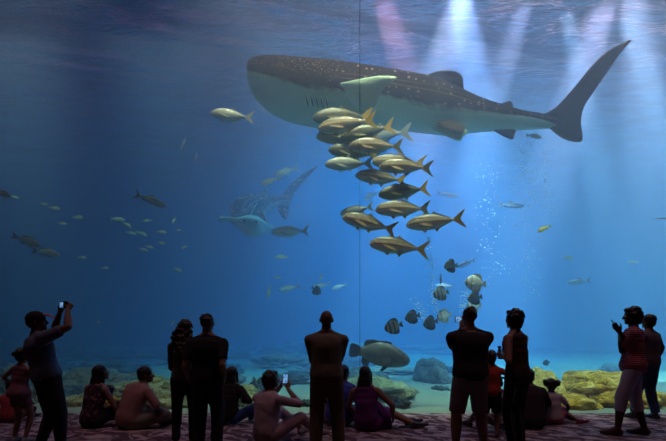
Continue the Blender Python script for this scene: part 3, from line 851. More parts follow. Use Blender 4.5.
# ------------------------------------------------------------------ distant whale shark, turning away
DY = 17.0
DO = at(262, 205, DY)
def dp(px, py, dy=0.0):
    p = at(px, py, DY+dy)-DO
    return p
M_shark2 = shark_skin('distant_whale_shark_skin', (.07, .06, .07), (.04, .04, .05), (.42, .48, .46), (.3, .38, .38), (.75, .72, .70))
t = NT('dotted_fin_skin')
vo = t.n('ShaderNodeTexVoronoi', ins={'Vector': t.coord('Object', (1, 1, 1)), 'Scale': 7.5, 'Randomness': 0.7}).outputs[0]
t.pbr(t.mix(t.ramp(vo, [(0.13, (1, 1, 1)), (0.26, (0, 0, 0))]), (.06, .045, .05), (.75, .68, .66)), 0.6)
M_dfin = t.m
far = empty('whale_shark', DO)
tag(far, 'distant whale shark seen from behind with raised dotted tail, left of the jack school', 'whale shark')
cl = [((238, 217), 0.20, -1.2), ((241, 213), 0.40, -0.9), ((247, 209), 0.47, -0.5), ((256, 206), 0.44, 0.0), ((266, 203), 0.34, 0.3), ((276, 201), 0.24, 0.4), ((286, 199.5), 0.16, 0.4), ((292, 199.5), 0.08, 0.4)]
pts = []; rr = []
for i in range(29):
    u = i/28*7
    P = [smooth_interp(range(8), [c[0][0] for c in cl], [u])[0], smooth_interp(range(8), [c[0][1] for c in cl], [u])[0]]
    pts.append(dp(P[0], P[1], float(smooth_interp(range(8), [c[2] for c in cl], [u])[0])))
    rr.append(max(.03, float(smooth_interp(range(8), [c[1] for c in cl], [u])[0])))
me = tube('distant_shark_body', pts, rr, 28)
ul = me.uv_layers.new(name='UVMap')
for lp in me.loops:
    v_ = me.vertices[lp.vertex_index].co
    i = min(range(29), key=lambda q: (pts[q]-v_).length)
    ul.data[lp.index].uv = (0.4+0.6*i/28, 0.62+0.4*(v_.z-pts[i].z)/max(.05, rr[i]))
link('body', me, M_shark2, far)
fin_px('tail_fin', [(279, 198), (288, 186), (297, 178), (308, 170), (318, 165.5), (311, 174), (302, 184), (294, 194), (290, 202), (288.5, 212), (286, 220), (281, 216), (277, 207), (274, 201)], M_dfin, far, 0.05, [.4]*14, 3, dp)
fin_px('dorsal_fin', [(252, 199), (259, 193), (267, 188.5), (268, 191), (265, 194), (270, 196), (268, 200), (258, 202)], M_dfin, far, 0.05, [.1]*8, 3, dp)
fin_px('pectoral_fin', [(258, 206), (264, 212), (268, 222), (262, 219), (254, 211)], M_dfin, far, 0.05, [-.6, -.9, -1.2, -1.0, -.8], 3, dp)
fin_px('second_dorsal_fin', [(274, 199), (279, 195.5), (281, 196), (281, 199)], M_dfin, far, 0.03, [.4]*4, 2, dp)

# pale ray beneath it
RY = 14.3
RO = at(250, 222, RY)
def rp(px, py, dy=0.0):
    p = at(px, py, RY+dy)-RO
    return p
M_ray = flat_mat('ray_skin', (.16, .36, .34), (.10, .26, .26), sc=1.2)
ray = empty('ray', RO)
tag(ray, 'pale teal ray with wide pointed wings under the distant whale shark', 'ray')
fin_px('body', [(217, 218.5), (228, 217), (238, 217.5), (248, 215), (258, 217), (266, 222), (275, 229), (268, 232), (262, 236), (252, 237), (244, 234), (236, 227), (227, 221)], M_ray, ray, 0.16, [.9, .5, 0, -.2, 0, .5, 1.0, .6, .1, -.1, -.1, .1, .5], 3, rp)
link('tail', tube('ray_tail', [rp(250, 217, .2), rp(254, 208, 1.0), rp(258, 202, 2.0)], [.05, .03, .01], 6), M_ray, ray)
link('eye', ball('ray_eye', rp(244, 221, -.22), .05, 8), M_eye, ray)
link('eye', ball('ray_eye', rp(256, 222, -.22), .05, 8), M_eye, ray)

# ------------------------------------------------------------------ rising bubbles
t = NT('air_bubble'); t.pbr((.75, .85, .9), 0.15, spec=1.0); M_bub = t.m
def bubbles(pts, Y, n, spread, label, r0=0.010, seed=1):
    q = random.Random(seed); bm = bmesh.new()
    for i in range(n):
        u = q.random()*(len(pts)-1); k_ = min(int(u), len(pts)-2); f_ = u-k_
        x = pts[k_][0]*(1-f_)+pts[k_+1][0]*f_; y = pts[k_][1]*(1-f_)+pts[k_+1][1]*f_
        c = at(x+q.gauss(0, spread), y+q.gauss(0, spread), Y+q.gauss(0, 0.15))
        bmesh.ops.create_icosphere(bm, subdivisions=1, radius=r0*q.uniform(0.4, 1.3), matrix=Matrix.Translation(c) @ Matrix.Diagonal((1.2, 1, .8, 1)))
    me = bpy.data.meshes.new('bubbles'); bm.to_mesh(me); bm.free()
    me.polygons.foreach_set('use_smooth', [True]*len(me.polygons))
    o = link('bubble_stream', me, M_bub); tag(o, label, 'bubbles', kind='stuff')
bubbles([(427, 236), (431, 262), (433, 290), (437, 312)], 11.5, 270, 1.6, 'thin stream of bubbles rising left of the spadefish', 0.013, 1)
bubbles([(418, 303), (424, 318)], 11, 90, 3, 'small burst of bubbles between the spadefish', 0.013, 2)
bubbles([(465, 290), (463, 312)], 11, 108, 2.4, 'bubbles left of the dark spadefish pair', 0.013, 3)
bubbles([(525, 140), (530, 180), (524, 230), (530, 290)], 11, 234, 7, 'scattered bubbles rising through the light shafts', 0.013, 4)
bubbles([(490, 170), (485, 220), (497, 280)], 12, 162, 7, 'scattered bubbles right of the jack school', 0.013, 5)
bubbles([(545, 150), (550, 215)], 11, 72, 3, 'bubbles above the lone yellow fish', 0.013, 6)
# ------------------------------------------------------------------ reef
from mathutils import noise as mn
def rock_mesh(name, rx, ry, rz, seed, sub=4, rough=0.28, ridge=0.0, freq=1.0, ledge=0.0):
    bm = bmesh.new()
    bmesh.ops.create_icosphere(bm, subdivisions=sub, radius=1.0)
    off = Vector((seed*3.7, seed*1.3, seed*7.1))
    for v in bm.verts:
        p = v.co.copy()
        d = 1.0+rough*(mn.fractal(p*1.3*freq+off, 1.0, 2.1, 5)-0.1)
        cell = mn.voronoi(p*1.9*freq+off)[0]
        d += rough*0.9*(cell[1]-cell[0]-0.3)
        if ridge: d += ridge*(abs(mn.noise(Vector((p.x*1.2, p.y*1.2, p.z*6))+off))-0.2)
        q = p*d
        q = Vector((q.x*rx, q.y*ry, q.z*rz))
        if ledge:
            s = q.z/ledge; q.z = (math.floor(s)+min(1, (s-math.floor(s))*1.6)**1.5)*ledge
        v.co = q
    for v in bm.verts:
        if v.co.z < -0.04: v.co.z = -0.04
    me = bpy.data.meshes.new(name); bm.to_mesh(me); bm.free()
    me.polygons.foreach_set('use_smooth', [True]*len(me.polygons))
    return me
def rock_mat(name, a, b, c, crack=0.6, sc=1.5):
    t = NT(name)
    v = t.coord('Object')
    n1 = t.noise(v, sc, 6, 0.65, 0.4)
    n2 = t.noise(v, sc*5, 5, 0.6)
    wv = t.n('ShaderNodeTexVoronoi', feature='DISTANCE_TO_EDGE', ins={'Vector': v, 'Scale': sc*1.8}).outputs[0]
    col = t.ramp(n1, [(0.3, a), (0.5, b), (0.68, c)])
    col = t.mix(t.math('MULTIPLY', t.ramp(n2, [(0.45, (0, 0, 0)), (0.65, (1, 1, 1))]), 0.5), col, tuple(x*0.35 for x in a))
    h = t.math('ADD', t.math('MULTIPLY', n1, 1.0), t.math('MULTIPLY', n2, 0.35))
    h = t.math('ADD', h, t.math('MULTIPLY', t.math('MINIMUM', wv, 0.12), 2.0*crack))
    t.pbr(col, 0.9, normal=t.bump(h, 0.9, 0.12), spec=0.15)
    return t.m
M_rk_grey = rock_mat('reef_rock', (.10, .10, .08), (.20, .18, .13), (.34, .30, .20))
M_rk_tan = rock_mat('algae_covered_rock', (.16, .13, .06), (.36, .30, .13), (.55, .48, .25), sc=2.5)
M_rk_yel = rock_mat('sandstone', (.26, .12, .015), (.66, .36, .04), (.95, .66, .20), crack=1.0, sc=2.0)
M_rk_dark = rock_mat('dark_coral', (.04, .045, .04), (.08, .08, .07), (.15, .14, .11), sc=4)
def put_rock(px0, px1, ptop, Y, mat, label, seed, depth=None, name='rock', rough=0.28, ridge=0.0, sub=4, rot=0.0, freq=1.0, squash=1.0, ledge=0.0):
    """left / right edge and top as seen, Y the distance; the rock sits in the sand"""
    x0 = (px0-CX)/F*Y; x1 = (px1-CX)/F*Y
    rx = (x1-x0)/2; h = max(0.08, CH-(ptop-HY)/F*Y)
    rz = h/1.0*squash
    me = rock_mesh(name, rx*0.95, depth or max(0.25, rx*0.7), rz*0.95, seed, sub, rough, ridge, freq, ledge)
    zmax = max(v.co.z for v in me.vertices); xm = max(v.co.x for v in me.vertices); xn = min(v.co.x for v in me.vertices)
    for v in me.vertices:
        v.co.z *= h/zmax if v.co.z > 0 else 1
        v.co.x = (v.co.x-xn)/(xm-xn)*(x1-x0)-rx
    o = link(name, me, mat)
    o.location = ((x0+x1)/2, Y, 0.0)
    tag(o, label, 'coral' if name == 'coral_clump' else 'rock')
    return o
# right: bright yellow sandstone by the glass
put_rock(550, 644, 370, 9.6, M_rk_yel, 'big bright yellow sandstone boulder by the glass at right', 3, 0.8, rough=0.3, sub=5, freq=0.9, ridge=0.1)
put_rock(520, 566, 367.5, 10.2, M_rk_yel, 'yellow rock slab behind the woman in sleeveless dark clothes', 5, 0.7, rough=0.25, ridge=0.1)
put_rock(590, 674, 390, 8.9, M_rk_yel, 'low yellow rock ledge against the glass at the right edge', 8, 0.5, rough=0.3, ridge=0.1)
put_rock(536, 600, 394, 8.75, M_rk_yel, 'low yellow rock at the foot of the big yellow boulder', 9, 0.45, rough=0.3)
put_rock(596, 625, 363, 16, M_rk_grey, 'small faint rock on the sand behind the big yellow boulder', 12)
# middle
put_rock(338, 419, 376, 10.6, M_rk_tan, 'wide flat brown rock under the grouper', 15, 1.0, rough=0.28, ridge=0.2, ledge=0.0)
put_rock(318, 390, 366, 13, M_rk_grey, 'low grey rock shelf behind the flat brown rock', 17, 1.1)
put_rock(412, 451, 357, 13, M_rk_grey, 'rounded grey rock left of the man with the raised phone', 19, 0.9, rough=0.2)
put_rock(430, 453, 385, 11, M_rk_dark, 'small dark coral clump on the bare sand below the rounded rock', 21, name='coral_clump', rough=0.6, freq=2.2)
put_rock(391, 412.5, 398, 8.9, M_rk_dark, 'small dark coral clump on the sand right of the seated woman in purple', 23, name='coral_clump', rough=0.6, freq=2.2)
put_rock(298, 318, 399, 8.9, M_rk_dark, 'small dark coral clump behind the seated person taking a photo', 24, name='coral_clump', rough=0.6, freq=2.2)
put_rock(262, 312, 371, 12.5, M_rk_dark, 'dark jagged coral left of the bald man', 26, name='coral_clump', rough=0.6, freq=2.0)
put_rock(229, 262, 384, 9.2, M_rk_tan, 'rounded tan boulder at the glass behind the crouching person', 28, 0.55, rough=0.25)
put_rock(245, 266, 376, 10.4, M_rk_dark, 'dark coral clump on top behind the rounded tan boulder', 29, name='coral_clump', rough=0.6, freq=2.2)
put_rock(318, 352, 388, 10, M_rk_grey, 'grey rock behind the legs of the bald man', 30)
# left
put_rock(108, 178, 373, 9.8, M_rk_tan, 'broad mottled tan rock behind the seated man in the salmon shirt', 32, 0.9, rough=0.3, sub=5)
put_rock(124, 205, 390, 8.9, M_rk_tan, 'low tan rock at the glass behind the two standing visitors', 33, 0.45, rough=0.35)
put_rock(58, 118, 366, 11.2, M_rk_grey, 'grey rock mound behind the seated woman with long hair at left', 35, 1.0)
put_rock(66, 112, 389, 9.0, M_rk_tan, 'low tan rock between the man taking a photo and the seated woman', 36, 0.5)
put_rock(-6, 46, 363, 11.5, M_rk_grey, 'tall grey rock at the left edge of the tank', 38, 1.0, rough=0.35)
put_rock(-20, 34, 396, 8.8, M_rk_tan, 'low tan rock at the glass in the left corner', 39, 0.4)
put_rock(176, 250, 368, 12.5, M_rk_grey, 'grey rock mound behind the two standing visitors', 41, 1.0)
put_rock(84, 150, 372, 10.8, M_rk_grey, 'grey-brown rock behind the seated woman and the man in salmon', 61, 0.9, rough=0.3, sub=5)
put_rock(150, 200, 378, 9.4, M_rk_tan, 'mottled rock behind the standing curly-haired woman', 62, 0.6, rough=0.3, sub=5)
put_rock(36, 76, 380, 9.6, M_rk_grey, 'rounded grey rock behind the man in the cap', 63, 0.6, rough=0.3)
put_rock(0, 40, 384, 9.3, M_rk_grey, 'squat grey rock behind the girl in mauve', 64, 0.5, rough=0.3)
put_rock(284, 345, 371, 15, M_rk_dark, 'dark reef rock midway back, left of the grouper', 71, 1.2, 'reef', sub=5, rough=0.45, freq=1.5)
put_rock(352, 424, 366, 15.5, M_rk_grey, 'long low reef rock midway back under the grouper', 72, 1.2, 'reef', sub=5, rough=0.35, freq=1.3)
put_rock(66, 150, 360, 16, M_rk_dark, 'dark jagged reef patch midway back behind the seated woman at left', 73, 1.3, 'reef', sub=5, rough=0.5, freq=1.7)
put_rock(196, 244, 362, 15, M_rk_dark, 'dark reef patch midway back right of the standing couple', 74, 1.2, 'reef', sub=5, rough=0.5, freq=1.7)
put_rock(160, 232, 354, 19, M_rk_dark, 'dark reef patch far back behind the standing couple', 81, 1.5, 'reef', sub=5, rough=0.5, freq=1.8)
put_rock(325, 380, 356, 19, M_rk_dark, 'dark reef patch far back right of the bald man', 82, 1.5, 'reef', sub=5, rough=0.45, freq=1.8)
put_rock(440, 500, 365, 15, M_rk_dark, 'low dark reef patch behind the man in pale shorts', 83, 1.2, 'reef', sub=5, rough=0.45, freq=1.8)
put_rock(10, 70, 356, 16, M_rk_dark, 'dark reef patch midway back behind the man in the cap', 84, 1.4, 'reef', sub=5, rough=0.5, freq=1.8)
# far reef, dim in the haze
put_rock(130, 262, 347, 24, M_rk_grey, 'long low reef far away in the haze at left centre', 43, 2.4, 'reef', sub=5, rough=0.4, freq=1.4)
put_rock(20, 150, 345, 23, M_rk_grey, 'jagged reef far away in the haze at left', 44, 2.2, 'reef', sub=5, rough=0.45, freq=1.6)
put_rock(250, 400, 340, 26, M_rk_grey, 'large hazy reef far away behind the bald man', 46, 3.0, 'reef', sub=5, rough=0.4, freq=1.4)
put_rock(375, 505, 344, 28, M_rk_grey, 'hazy reef far away behind the man with the raised phone', 47, 2.6, 'reef', sub=5, rough=0.4, freq=1.4)
put_rock(-60, 40, 338, 26, M_rk_grey, 'hazy reef far away at the left edge', 48, 2.6, 'reef', sub=5, rough=0.4, freq=1.4)
put_rock(560, 700, 352, 28, M_rk_grey, 'low hazy reef far away at the right edge', 49, 2.6, 'reef', sub=5, rough=0.3, freq=1.4)
put_rock(240, 330, 352, 18, M_rk_grey, 'dark reef patch midway back on the sand left of centre', 50, 1.6, 'reef', sub=5, rough=0.5, freq=1.5)
# ------------------------------------------------------------------ people kit
DG = None
def vox(name, bm, voxel, smooth=3, sfac=0.5, wr=0.0, wscale=9.0, seed=0):
    """union of overlapping closed shapes into one continuous skin"""
    bmesh.ops.recalc_face_normals(bm, faces=bm.faces)
    me = bpy.data.meshes.new(name+'_raw'); bm.to_mesh(me); bm.free()
    o = bpy.data.objects.new(name+'_raw', me); COL.objects.link(o)
    m = o.modifiers.new('r', 'REMESH'); m.mode = 'VOXEL'; m.voxel_size = voxel; m.use_smooth_shade = True
    if smooth:
        m2 = o.modifiers.new('s', 'SMOOTH'); m2.factor = sfac; m2.iterations = smooth
    dg = bpy.context.evaluated_depsgraph_get(); dg.update()
    out = bpy.data.meshes.new_from_object(o.evaluated_get(dg), depsgraph=dg)
    out.name = name
    bpy.data.objects.remove(o); bpy.data.meshes.remove(me)
    if wr:
        n = len(out.vertices)
        co = np.empty(n*3); out.vertices.foreach_get('co', co); co = co.reshape(-1, 3)
        nr = np.empty(n*3); out.vertices.foreach_get('normal', nr); nr = nr.reshape(-1, 3)
        q = random.Random(seed); d = np.zeros(n)
        for k in range(7):
            kv = np.array([q.gauss(0, 1), q.gauss(0, 1), q.gauss(0, 1.6)]); kv *= wscale*q.uniform(1.0, 3.2)/np.linalg.norm(kv)
            ph = q.uniform(0, 6.28); k2 = np.array([q.gauss(0, 1) for _ in range(3)])*wscale*0.8
            d += np.sin(co@kv+ph+1.4*np.sin(co@k2+q.uniform(0, 6)))
        co += nr*(d/7*wr)[:, None]
        out.vertices.foreach_set('co', co.ravel())
    out.polygons.foreach_set('use_smooth', [True]*len(out.polygons))
    out.update()
    return out

def frame_of(d, ref=Vector((0, 1, 0))):
    d = d.normalized()
    x = ref.cross(d)
    if x.length < 1e-3: x = Vector((1, 0, 0)).cross(d)
    x.normalize(); y = d.cross(x).normalized()
    return x, y, d
def add_loft(bm, rings, seg=16, dome=True):
    """rings: (centre, xaxis, yaxis, rx, ry)"""
    R_ = []
    for c, x, y, a, b in rings:
        R_.append([bm.verts.new(c+x*math.cos(2*PI*k/seg)*a+y*math.sin(2*PI*k/seg)*b) for k in range(seg)])
    for i in range(len(R_)-1):
        for k in range(seg):
            bm.faces.new((R_[i][k], R_[i][(k+1) % seg], R_[i+1][(k+1) % seg], R_[i+1][k]))
    bm.faces.new(R_[0][::-1]); bm.faces.new(R_[-1])
def rc(bm, p1, r1, p2, r2, seg=14, c1=True, c2=True, flat=(1, 1), ref=Vector((0, 1, 0))):
    """tapered limb segment with round (or flat) ends"""
    p1 = Vector(p1); p2 = Vector(p2)
    d = p2-p1
    if d.length < 1e-5: d = Vector((0, 0, 1e-4))
    x, y, z = frame_of(d, ref)
    rings = []
    if c1:
        for a in (80, 60, 35, 15): rings.append((p1-z*math.sin(R(a))*r1, math.cos(R(a))*r1))
    rings.append((p1, r1)); rings.append(((p1+p2)/2, (r1+r2)/2)); rings.append((p2, r2))
    if c2:
        for a in (15, 35, 60, 80): rings.append((p2+z*math.sin(R(a))*r2, math.cos(R(a))*r2))
    add_loft(bm, [(c, x, y, r*flat[0], r*flat[1]) for c, r in rings], seg)
def ell(bm, c, rx, ry, rz, M=None, seg=16):
    mat = Matrix.Translation(c) @ (M.to_4x4() if M is not None else Matrix.Identity(4)) @ Matrix.Diagonal((rx, ry, rz, 1))
    bmesh.ops.create_uvsphere(bm, u_segments=seg, v_segments=seg*2//3, radius=1.0, matrix=mat)
def ik(a, t, l1, l2, pole):
    """two-bone chain a -> joint -> end, reaching for t, bending towards pole"""
    a = Vector(a); t = Vector(t); d = t-a; L = min(d.length, (l1+l2)*0.995)
    L = max(L, abs(l1-l2)*1.05+1e-3)
    dn = d.normalized(); end = a+dn*L
    x = (l1*l1-l2*l2+L*L)/(2*L); h = math.sqrt(max(0, l1*l1-x*x))
    p = Vector(pole); p = p-dn*p.dot(dn)
    if p.length < 1e-4: p = dn.orthogonal()
    return a+dn*x+p.normalized()*h, end

def hand(bm, w, d, n, s, side, curl=25, spread=1.0):
    """w wrist, d finger direction, n palm normal (the way the palm faces); side +1 right, -1 left"""
    d = d.normalized(); n = (n-d*n.dot(d)).normalized(); x = d.cross(n)*side   # x points to the thumb side
    x = -x if side < 0 else x
    x = n.cross(d)*(-side)
    pl = 0.085*s
    for k_ in (-1.2, -0.4, 0.4, 1.2):
        rc(bm, w+x*k_*0.010*s, 0.016*s, w+d*pl+x*k_*0.019*s, 0.0125*s, 8)
    lens = {1.5: 0.068, 0.5: 0.076, -0.5: 0.070, -1.5: 0.055}
    for k_, L in lens.items():
        p = w+d*pl*0.92+x*k_*0.0165*s
        ang = 0.0
        dd = (d+x*k_*0.05*spread).normalized()
        for j, fr in enumerate((0.45, 0.32, 0.23)):
            ang += R(curl*(0.8 if j == 0 else 1.2))
            v = dd*math.cos(ang)+n*math.sin(ang)
            q = p+v*L*fr*s*1.05
            rc(bm, p, (0.0098-0.0008*j)*s, q, (0.0092-0.0008*j)*s, 8)
            p = q
    # thumb leaves the side of the palm near its base
    p = w+d*0.02*s+x*0.022*s
    v = (d*0.55+x*0.75+n*0.25).normalized()
    q = p+v*0.042*s; rc(bm, p, 0.014*s, q, 0.012*s, 8)
    v2 = (d*0.85+x*0.35+n*(0.2+curl/60)).normalized()
    q2 = q+v2*0.032*s; rc(bm, q, 0.0115*s, q2, 0.0105*s, 8)
    v3 = (d*0.9+n*(0.3+curl/50)).normalized()
    rc(bm, q2, 0.0105*s, q2+v3*0.024*s, 0.009*s, 8)

SKIN = {}
def skin(k_):
    if k_ not in SKIN:
        c = {'fair': (.34, .18, .13), 'tan': (.22, .11, .075), 'brown': (.13, .062, .042), 'deep': (.06, .028, .020)}[k_]
        t = NT('skin_'+k_)
        n = t.noise(t.coord('Object'), 12, 4)
        p = t.pbr(t.mix(n, c, tuple(x*0.8 for x in c)), 0.55, spec=0.35)
        SKIN[k_] = t.m
    return SKIN[k_]
def hair_mat(name, c):
    t = NT(name)
    n = t.noise(t.coord('Object', (70, 70, 8)), 1.0, 4, 0.7)
    t.pbr(t.mix(n, c, tuple(x*0.3 for x in c)), 0.45, normal=t.bump(n, 0.7, 0.01), spec=0.4)
    return t.m
H_black = hair_mat('black_hair', (.012, .009, .008)); H_brown = hair_mat('dark_brown_hair', (.030, .017, .010))
M_white = flat_mat('eye_white', (.6, .58, .55), rough=0.2); M_iris = flat_mat('iris', (.03, .018, .01), rough=0.2)
M_shoe = flat_mat('dark_shoe', (.03, .025, .03)); M_shoe_l = flat_mat('light_shoe', (.35, .32, .34)); M_sole = flat_mat('shoe_sole', (.10, .09, .09))

def person(px, Y, label, s=1.0, rz=0.0, pelvis=(0, 0, .93), lean=(0, 0), spine_bend=0.0, torso_yaw=0.0,
           head_dir=(0, 1, 0), head_tilt=0.0, hands=None, elbows=((-1, -0.3, -0.4), (1, -0.3, -0.4)), feet=None, knees=((-.15, 1, 0), (.15, 1, 0)),
           skin_k='brown', hair='short', hair_m=None, top=None, bottom=None, shoe=None, curl=(25, 25), palm=((1, 0.2, 0), (-1, 0.2, 0)), hdir=(None, None),
           female=False, hs=1.0, seed=1, group=None, build=1.0, torso_len=0.50, extra=None, toes=((-.15, 1, 0), (.15, 1, 0)), soles=None):
    """local frame: +y is the way the body faces, +x its right. lean = (side, forward) offset of the neck in metres"""
    root = empty('person', on_floor(px, Y), R(rz))
    tag(root, label, 'person', group)
    P = Vector(pelvis)*1.0
    up = Vector((lean[0], lean[1], 0)); up.z = math.sqrt(max(0.01, (torso_len*s)**2-up.x**2-up.y**2))
    N = P+up
    Mid = (P+N)/2+Vector((0, -1, 0))*spine_bend
    def spine(u):
        return P*(1-u)**2+Mid*2*u*(1-u)+N*u*u
    def sdir(u):
        return ((Mid-P)*2*(1-u)+(N-Mid)*2*u).normalized()
    tyw = R(torso_yaw)
    def tframe(u):
        a = tyw*max(0, min(1, u))
        xr = Vector((math.cos(a), math.sin(a), 0)); d = sdir(max(0, min(1, u)))
        xr = (xr-d*xr.dot(d)).normalized(); return xr, d.cross(xr).normalized(), d
    b = build
    hw_ = 0.165 if female else 0.182
    prof = [(-.16, .105, .085), (-.02, .165, .115), (.12, .160, .112), (.30, .132 if female else .145, .098), (.5, .138 if female else .150, .102), (.72, .155 if female else .168, .112), (.88, .150 if female else .172, .095), (1.0, .085, .065)]
    def torso_rings(infl=0.0, u0=-.2, u1=1.01, flare=0.0, wide=1.0):
        rr = []
        us = [p[0] for p in prof]
        for u in np.linspace(max(u0, -.16), min(u1, 1.0), 14):
            a = float(np.interp(u, us, [p[1] for p in prof]))*s*b*wide+infl; c = float(np.interp(u, us, [p[2] for p in prof]))*s*b*wide+infl
            fl = flare*max(0, (0.35-u))/0.35
            xr, yr, d = tframe(u)
            pos = spine(u) if 0 <= u <= 1 else (P+sdir(0)*u*torso_len*s if u < 0 else N)
            if female and 0.6 < u < 0.82: pos = pos+yr*0.018*s
            rr.append((pos, xr, yr, a+fl, c+fl))
        return rr
    xr, yr, dd = tframe(1.0)
    Sh = [N-dd*0.070*s-xr*hw_*s*b, N-dd*0.070*s+xr*hw_*s*b]
    xp, yp, dp_ = tframe(0)
    Hp = [P-xp*0.088*s-dp_*.02*s, P+xp*0.088*s-dp_*.02*s]
    if hands is None: hands = (tuple(Sh[0]+Vector((-.05, .06, -.52*s))), tuple(Sh[1]+Vector((.05, .06, -.52*s))))
    if feet is None: feet = ((-.11*s, 0, .07*s), (.11*s, 0.02, .07*s))
    arm = []; leg = []
    for i in (0, 1):
        el, wr_ = ik(Sh[i], hands[i], .285*s, .25*s, elbows[i]); arm.append((Sh[i], el, wr_))
        kn, an = ik(Hp[i], feet[i], .43*s, .42*s, knees[i]); leg.append((Hp[i], kn, an))
    # head frame
    hd = Vector(head_dir).normalized()
    hz = Vector((math.sin(R(head_tilt)), 0, 1)); hx = hd.cross(hz).normalized(); hz = hx.cross(hd).normalized()
    HM = Matrix((hx, hd, hz)).transposed()
    HC = N+dd*0.050*s+Vector((0, 0, 1))*(0.10*s*hs+0.010*s)+hd*0.022*s
    def hp(x, y, z): return HC+HM @ Vector((x, y, z))*s*hs
    bm = bmesh.new()
    add_loft(bm, torso_rings(), 20)
    rc(bm, N-dd*.05*s, .070*s*(0.85 if female else 1), HC-Vector((0, 0, .05*s*hs)), .058*s*(0.85 if female else 1)*hs, 14)
    for i in (0, 1):   # trapezius slope
        rc(bm, N+dd*0.025*s, .058*s, Sh[i]-dd*.01*s, .046*s, 12)
    # head: skull, face, jaw, nose, brow, lips, chin, ears
    hr = s*hs
    ell(bm, hp(0, -.012, .025), .076*hr, .098*hr, .095*hr, HM)
    ell(bm, hp(0, .022, -.02), .062*hr, .072*hr, .088*hr, HM)
    ell(bm, hp(0, .040, -.070), .042*hr, .042*hr, .036*hr, HM)
    rc(bm, hp(0, .090, .012), .008*hr, hp(0, .108, -.026), .014*hr, 8)
    rc(bm, hp(-.012, .094, -.032), .009*hr, hp(.012, .094, -.032), .009*hr, 8)
    rc(bm, hp(-.034, .078, .030), .012*hr, hp(.034, .078, .030), .012*hr, 8)
    rc(bm, hp(-.018, .084, -.057), .008*hr, hp(.018, .084, -.057), .008*hr, 8)
    rc(bm, hp(-.016, .082, -.069), .009*hr, hp(.016, .082, -.069), .009*hr, 8)
    ell(bm, hp(0, .074, -.092), .020*hr, .018*hr, .016*hr, HM)
    for q in (-1, 1):
        ell(bm, hp(q*.078, -.005, .0), .010*hr, .020*hr, .032*hr, HM, 10)
        ell(bm, hp(q*.035, .066, -.018), .026*hr, .022*hr, .028*hr, HM, 10)
    for i in (0, 1):
        S_, E_, W_ = arm[i]; sd = -1 if i == 0 else 1
        rc(bm, S_, .054*s*b, S_.lerp(E_, .4), .047*s*b); rc(bm, S_.lerp(E_, .4), .047*s*b, E_, .037*s*b)
        rc(bm, E_, .038*s*b, E_.lerp(W_, .35), .040*s*b); rc(bm, E_.lerp(W_, .35), .040*s*b, W_, .025*s)
        dv = (W_-E_).normalized() if hdir[i] is None else Vector(hdir[i]).normalized()
        hand(bm, W_, dv, Vector(palm[i]), s*(1.0 if hs < 1.05 else 0.95), sd, curl[i])
        H_, K_, A_ = leg[i]
        rc(bm, H_, .095*s*b, H_.lerp(K_, .45), .078*s*b); rc(bm, H_.lerp(K_, .45), .078*s*b, K_, .056*s*b)
        rc(bm, K_, .056*s*b, K_.lerp(A_, .35), .057*s*b); rc(bm, K_.lerp(A_, .35), .057*s*b, A_, .036*s)
        tv = Vector(toes[i]).normalized()
        heel = A_-tv*.03*s; 
        shd = (K_-A_).normalized()
        sole = -(shd-tv*shd.dot(tv)); sole = sole.normalized() if sole.length > .2 else Vector((0, 0, -1))
        if A_.z < .12*s and tv.z < .5: sole = Vector((0, 0, -1))
        rc(bm, heel+sole*.035*s, .032*s, A_+tv*.13*s+sole*.045*s, .022*s, 12)
        rc(bm, A_+tv*.10*s+sole*.045*s, .030*s, A_+tv*.17*s+sole*.05*s, .020*s, 12)
        rc(bm, A_, .036*s, A_+tv*.09*s+sole*.035*s, .028*s, 12)
        if shoe is not None:
            sb = bmesh.new()
            rc(sb, heel+sole*.035*s, .041*s, A_+tv*.12*s+sole*.045*s, .036*s, 14)
            rc(sb, A_+tv*.12*s+sole*.045*s, .036*s, A_+tv*.19*s+sole*.05*s, .026*s, 14)
            rc(sb, A_+Vector((0, 0, 0)), .042*s, A_+tv*.09*s+sole*.03*s, .035*s, 14)
            for v in sb.verts:
                v.co.z = max(v.co.z, 0.006)
            so = link('shoe', vox('shoe', sb, .009, 2), shoe, root)
    body = vox('body', bm, .0075*max(.8, s), 2, 0.5)
    # rest on the floor
    for v in body.vertices:
        if v.co.z < 0.004: v.co.z = 0.004
    bo = link('body', body, skin(skin_k), root)
    for q in (-1, 1):
        e = link('eye', ball('eye', hp(q*.031, .082, .008), .0125*hr, 10), M_white, root)
        link('iris', ball('iris', hp(q*.031, .0915, .008), .0062*hr, 8), M_iris, e)
    # hair
    hm = hair_m or H_black
    q = random.Random(seed)
    if hair and hair != 'bald':
        hb = bmesh.new()
        if hair == 'cap':
            ell(hb, hp(0, -.022, .010), .083*hr, .100*hr, .088*hr, HM)
        elif hair == 'cropped':
            ell(hb, hp(0, -.020, .034), .080*hr, .096*hr, .092*hr, HM)
        else:
            ell(hb, hp(0, -.020, .034), .088*hr, .106*hr, .100*hr, HM)
            ell(hb, hp(0, -.045, -.010), .080*hr, .075*hr, .085*hr, HM)
        if hair in ('short', 'cropped'):
            for _ in range(26 if hair == 'short' else 8):
                a = q.uniform(-1, 1)*1.9; el_ = q.uniform(0.1, 1.4)
                v = Vector((math.sin(a)*math.cos(el_), -math.cos(a)*math.cos(el_), math.sin(el_)))
                ell(hb, hp(v.x*.078, -.02+v.y*.095, .032+v.z*.088), .020*hr, .020*hr, .018*hr, None, 8)
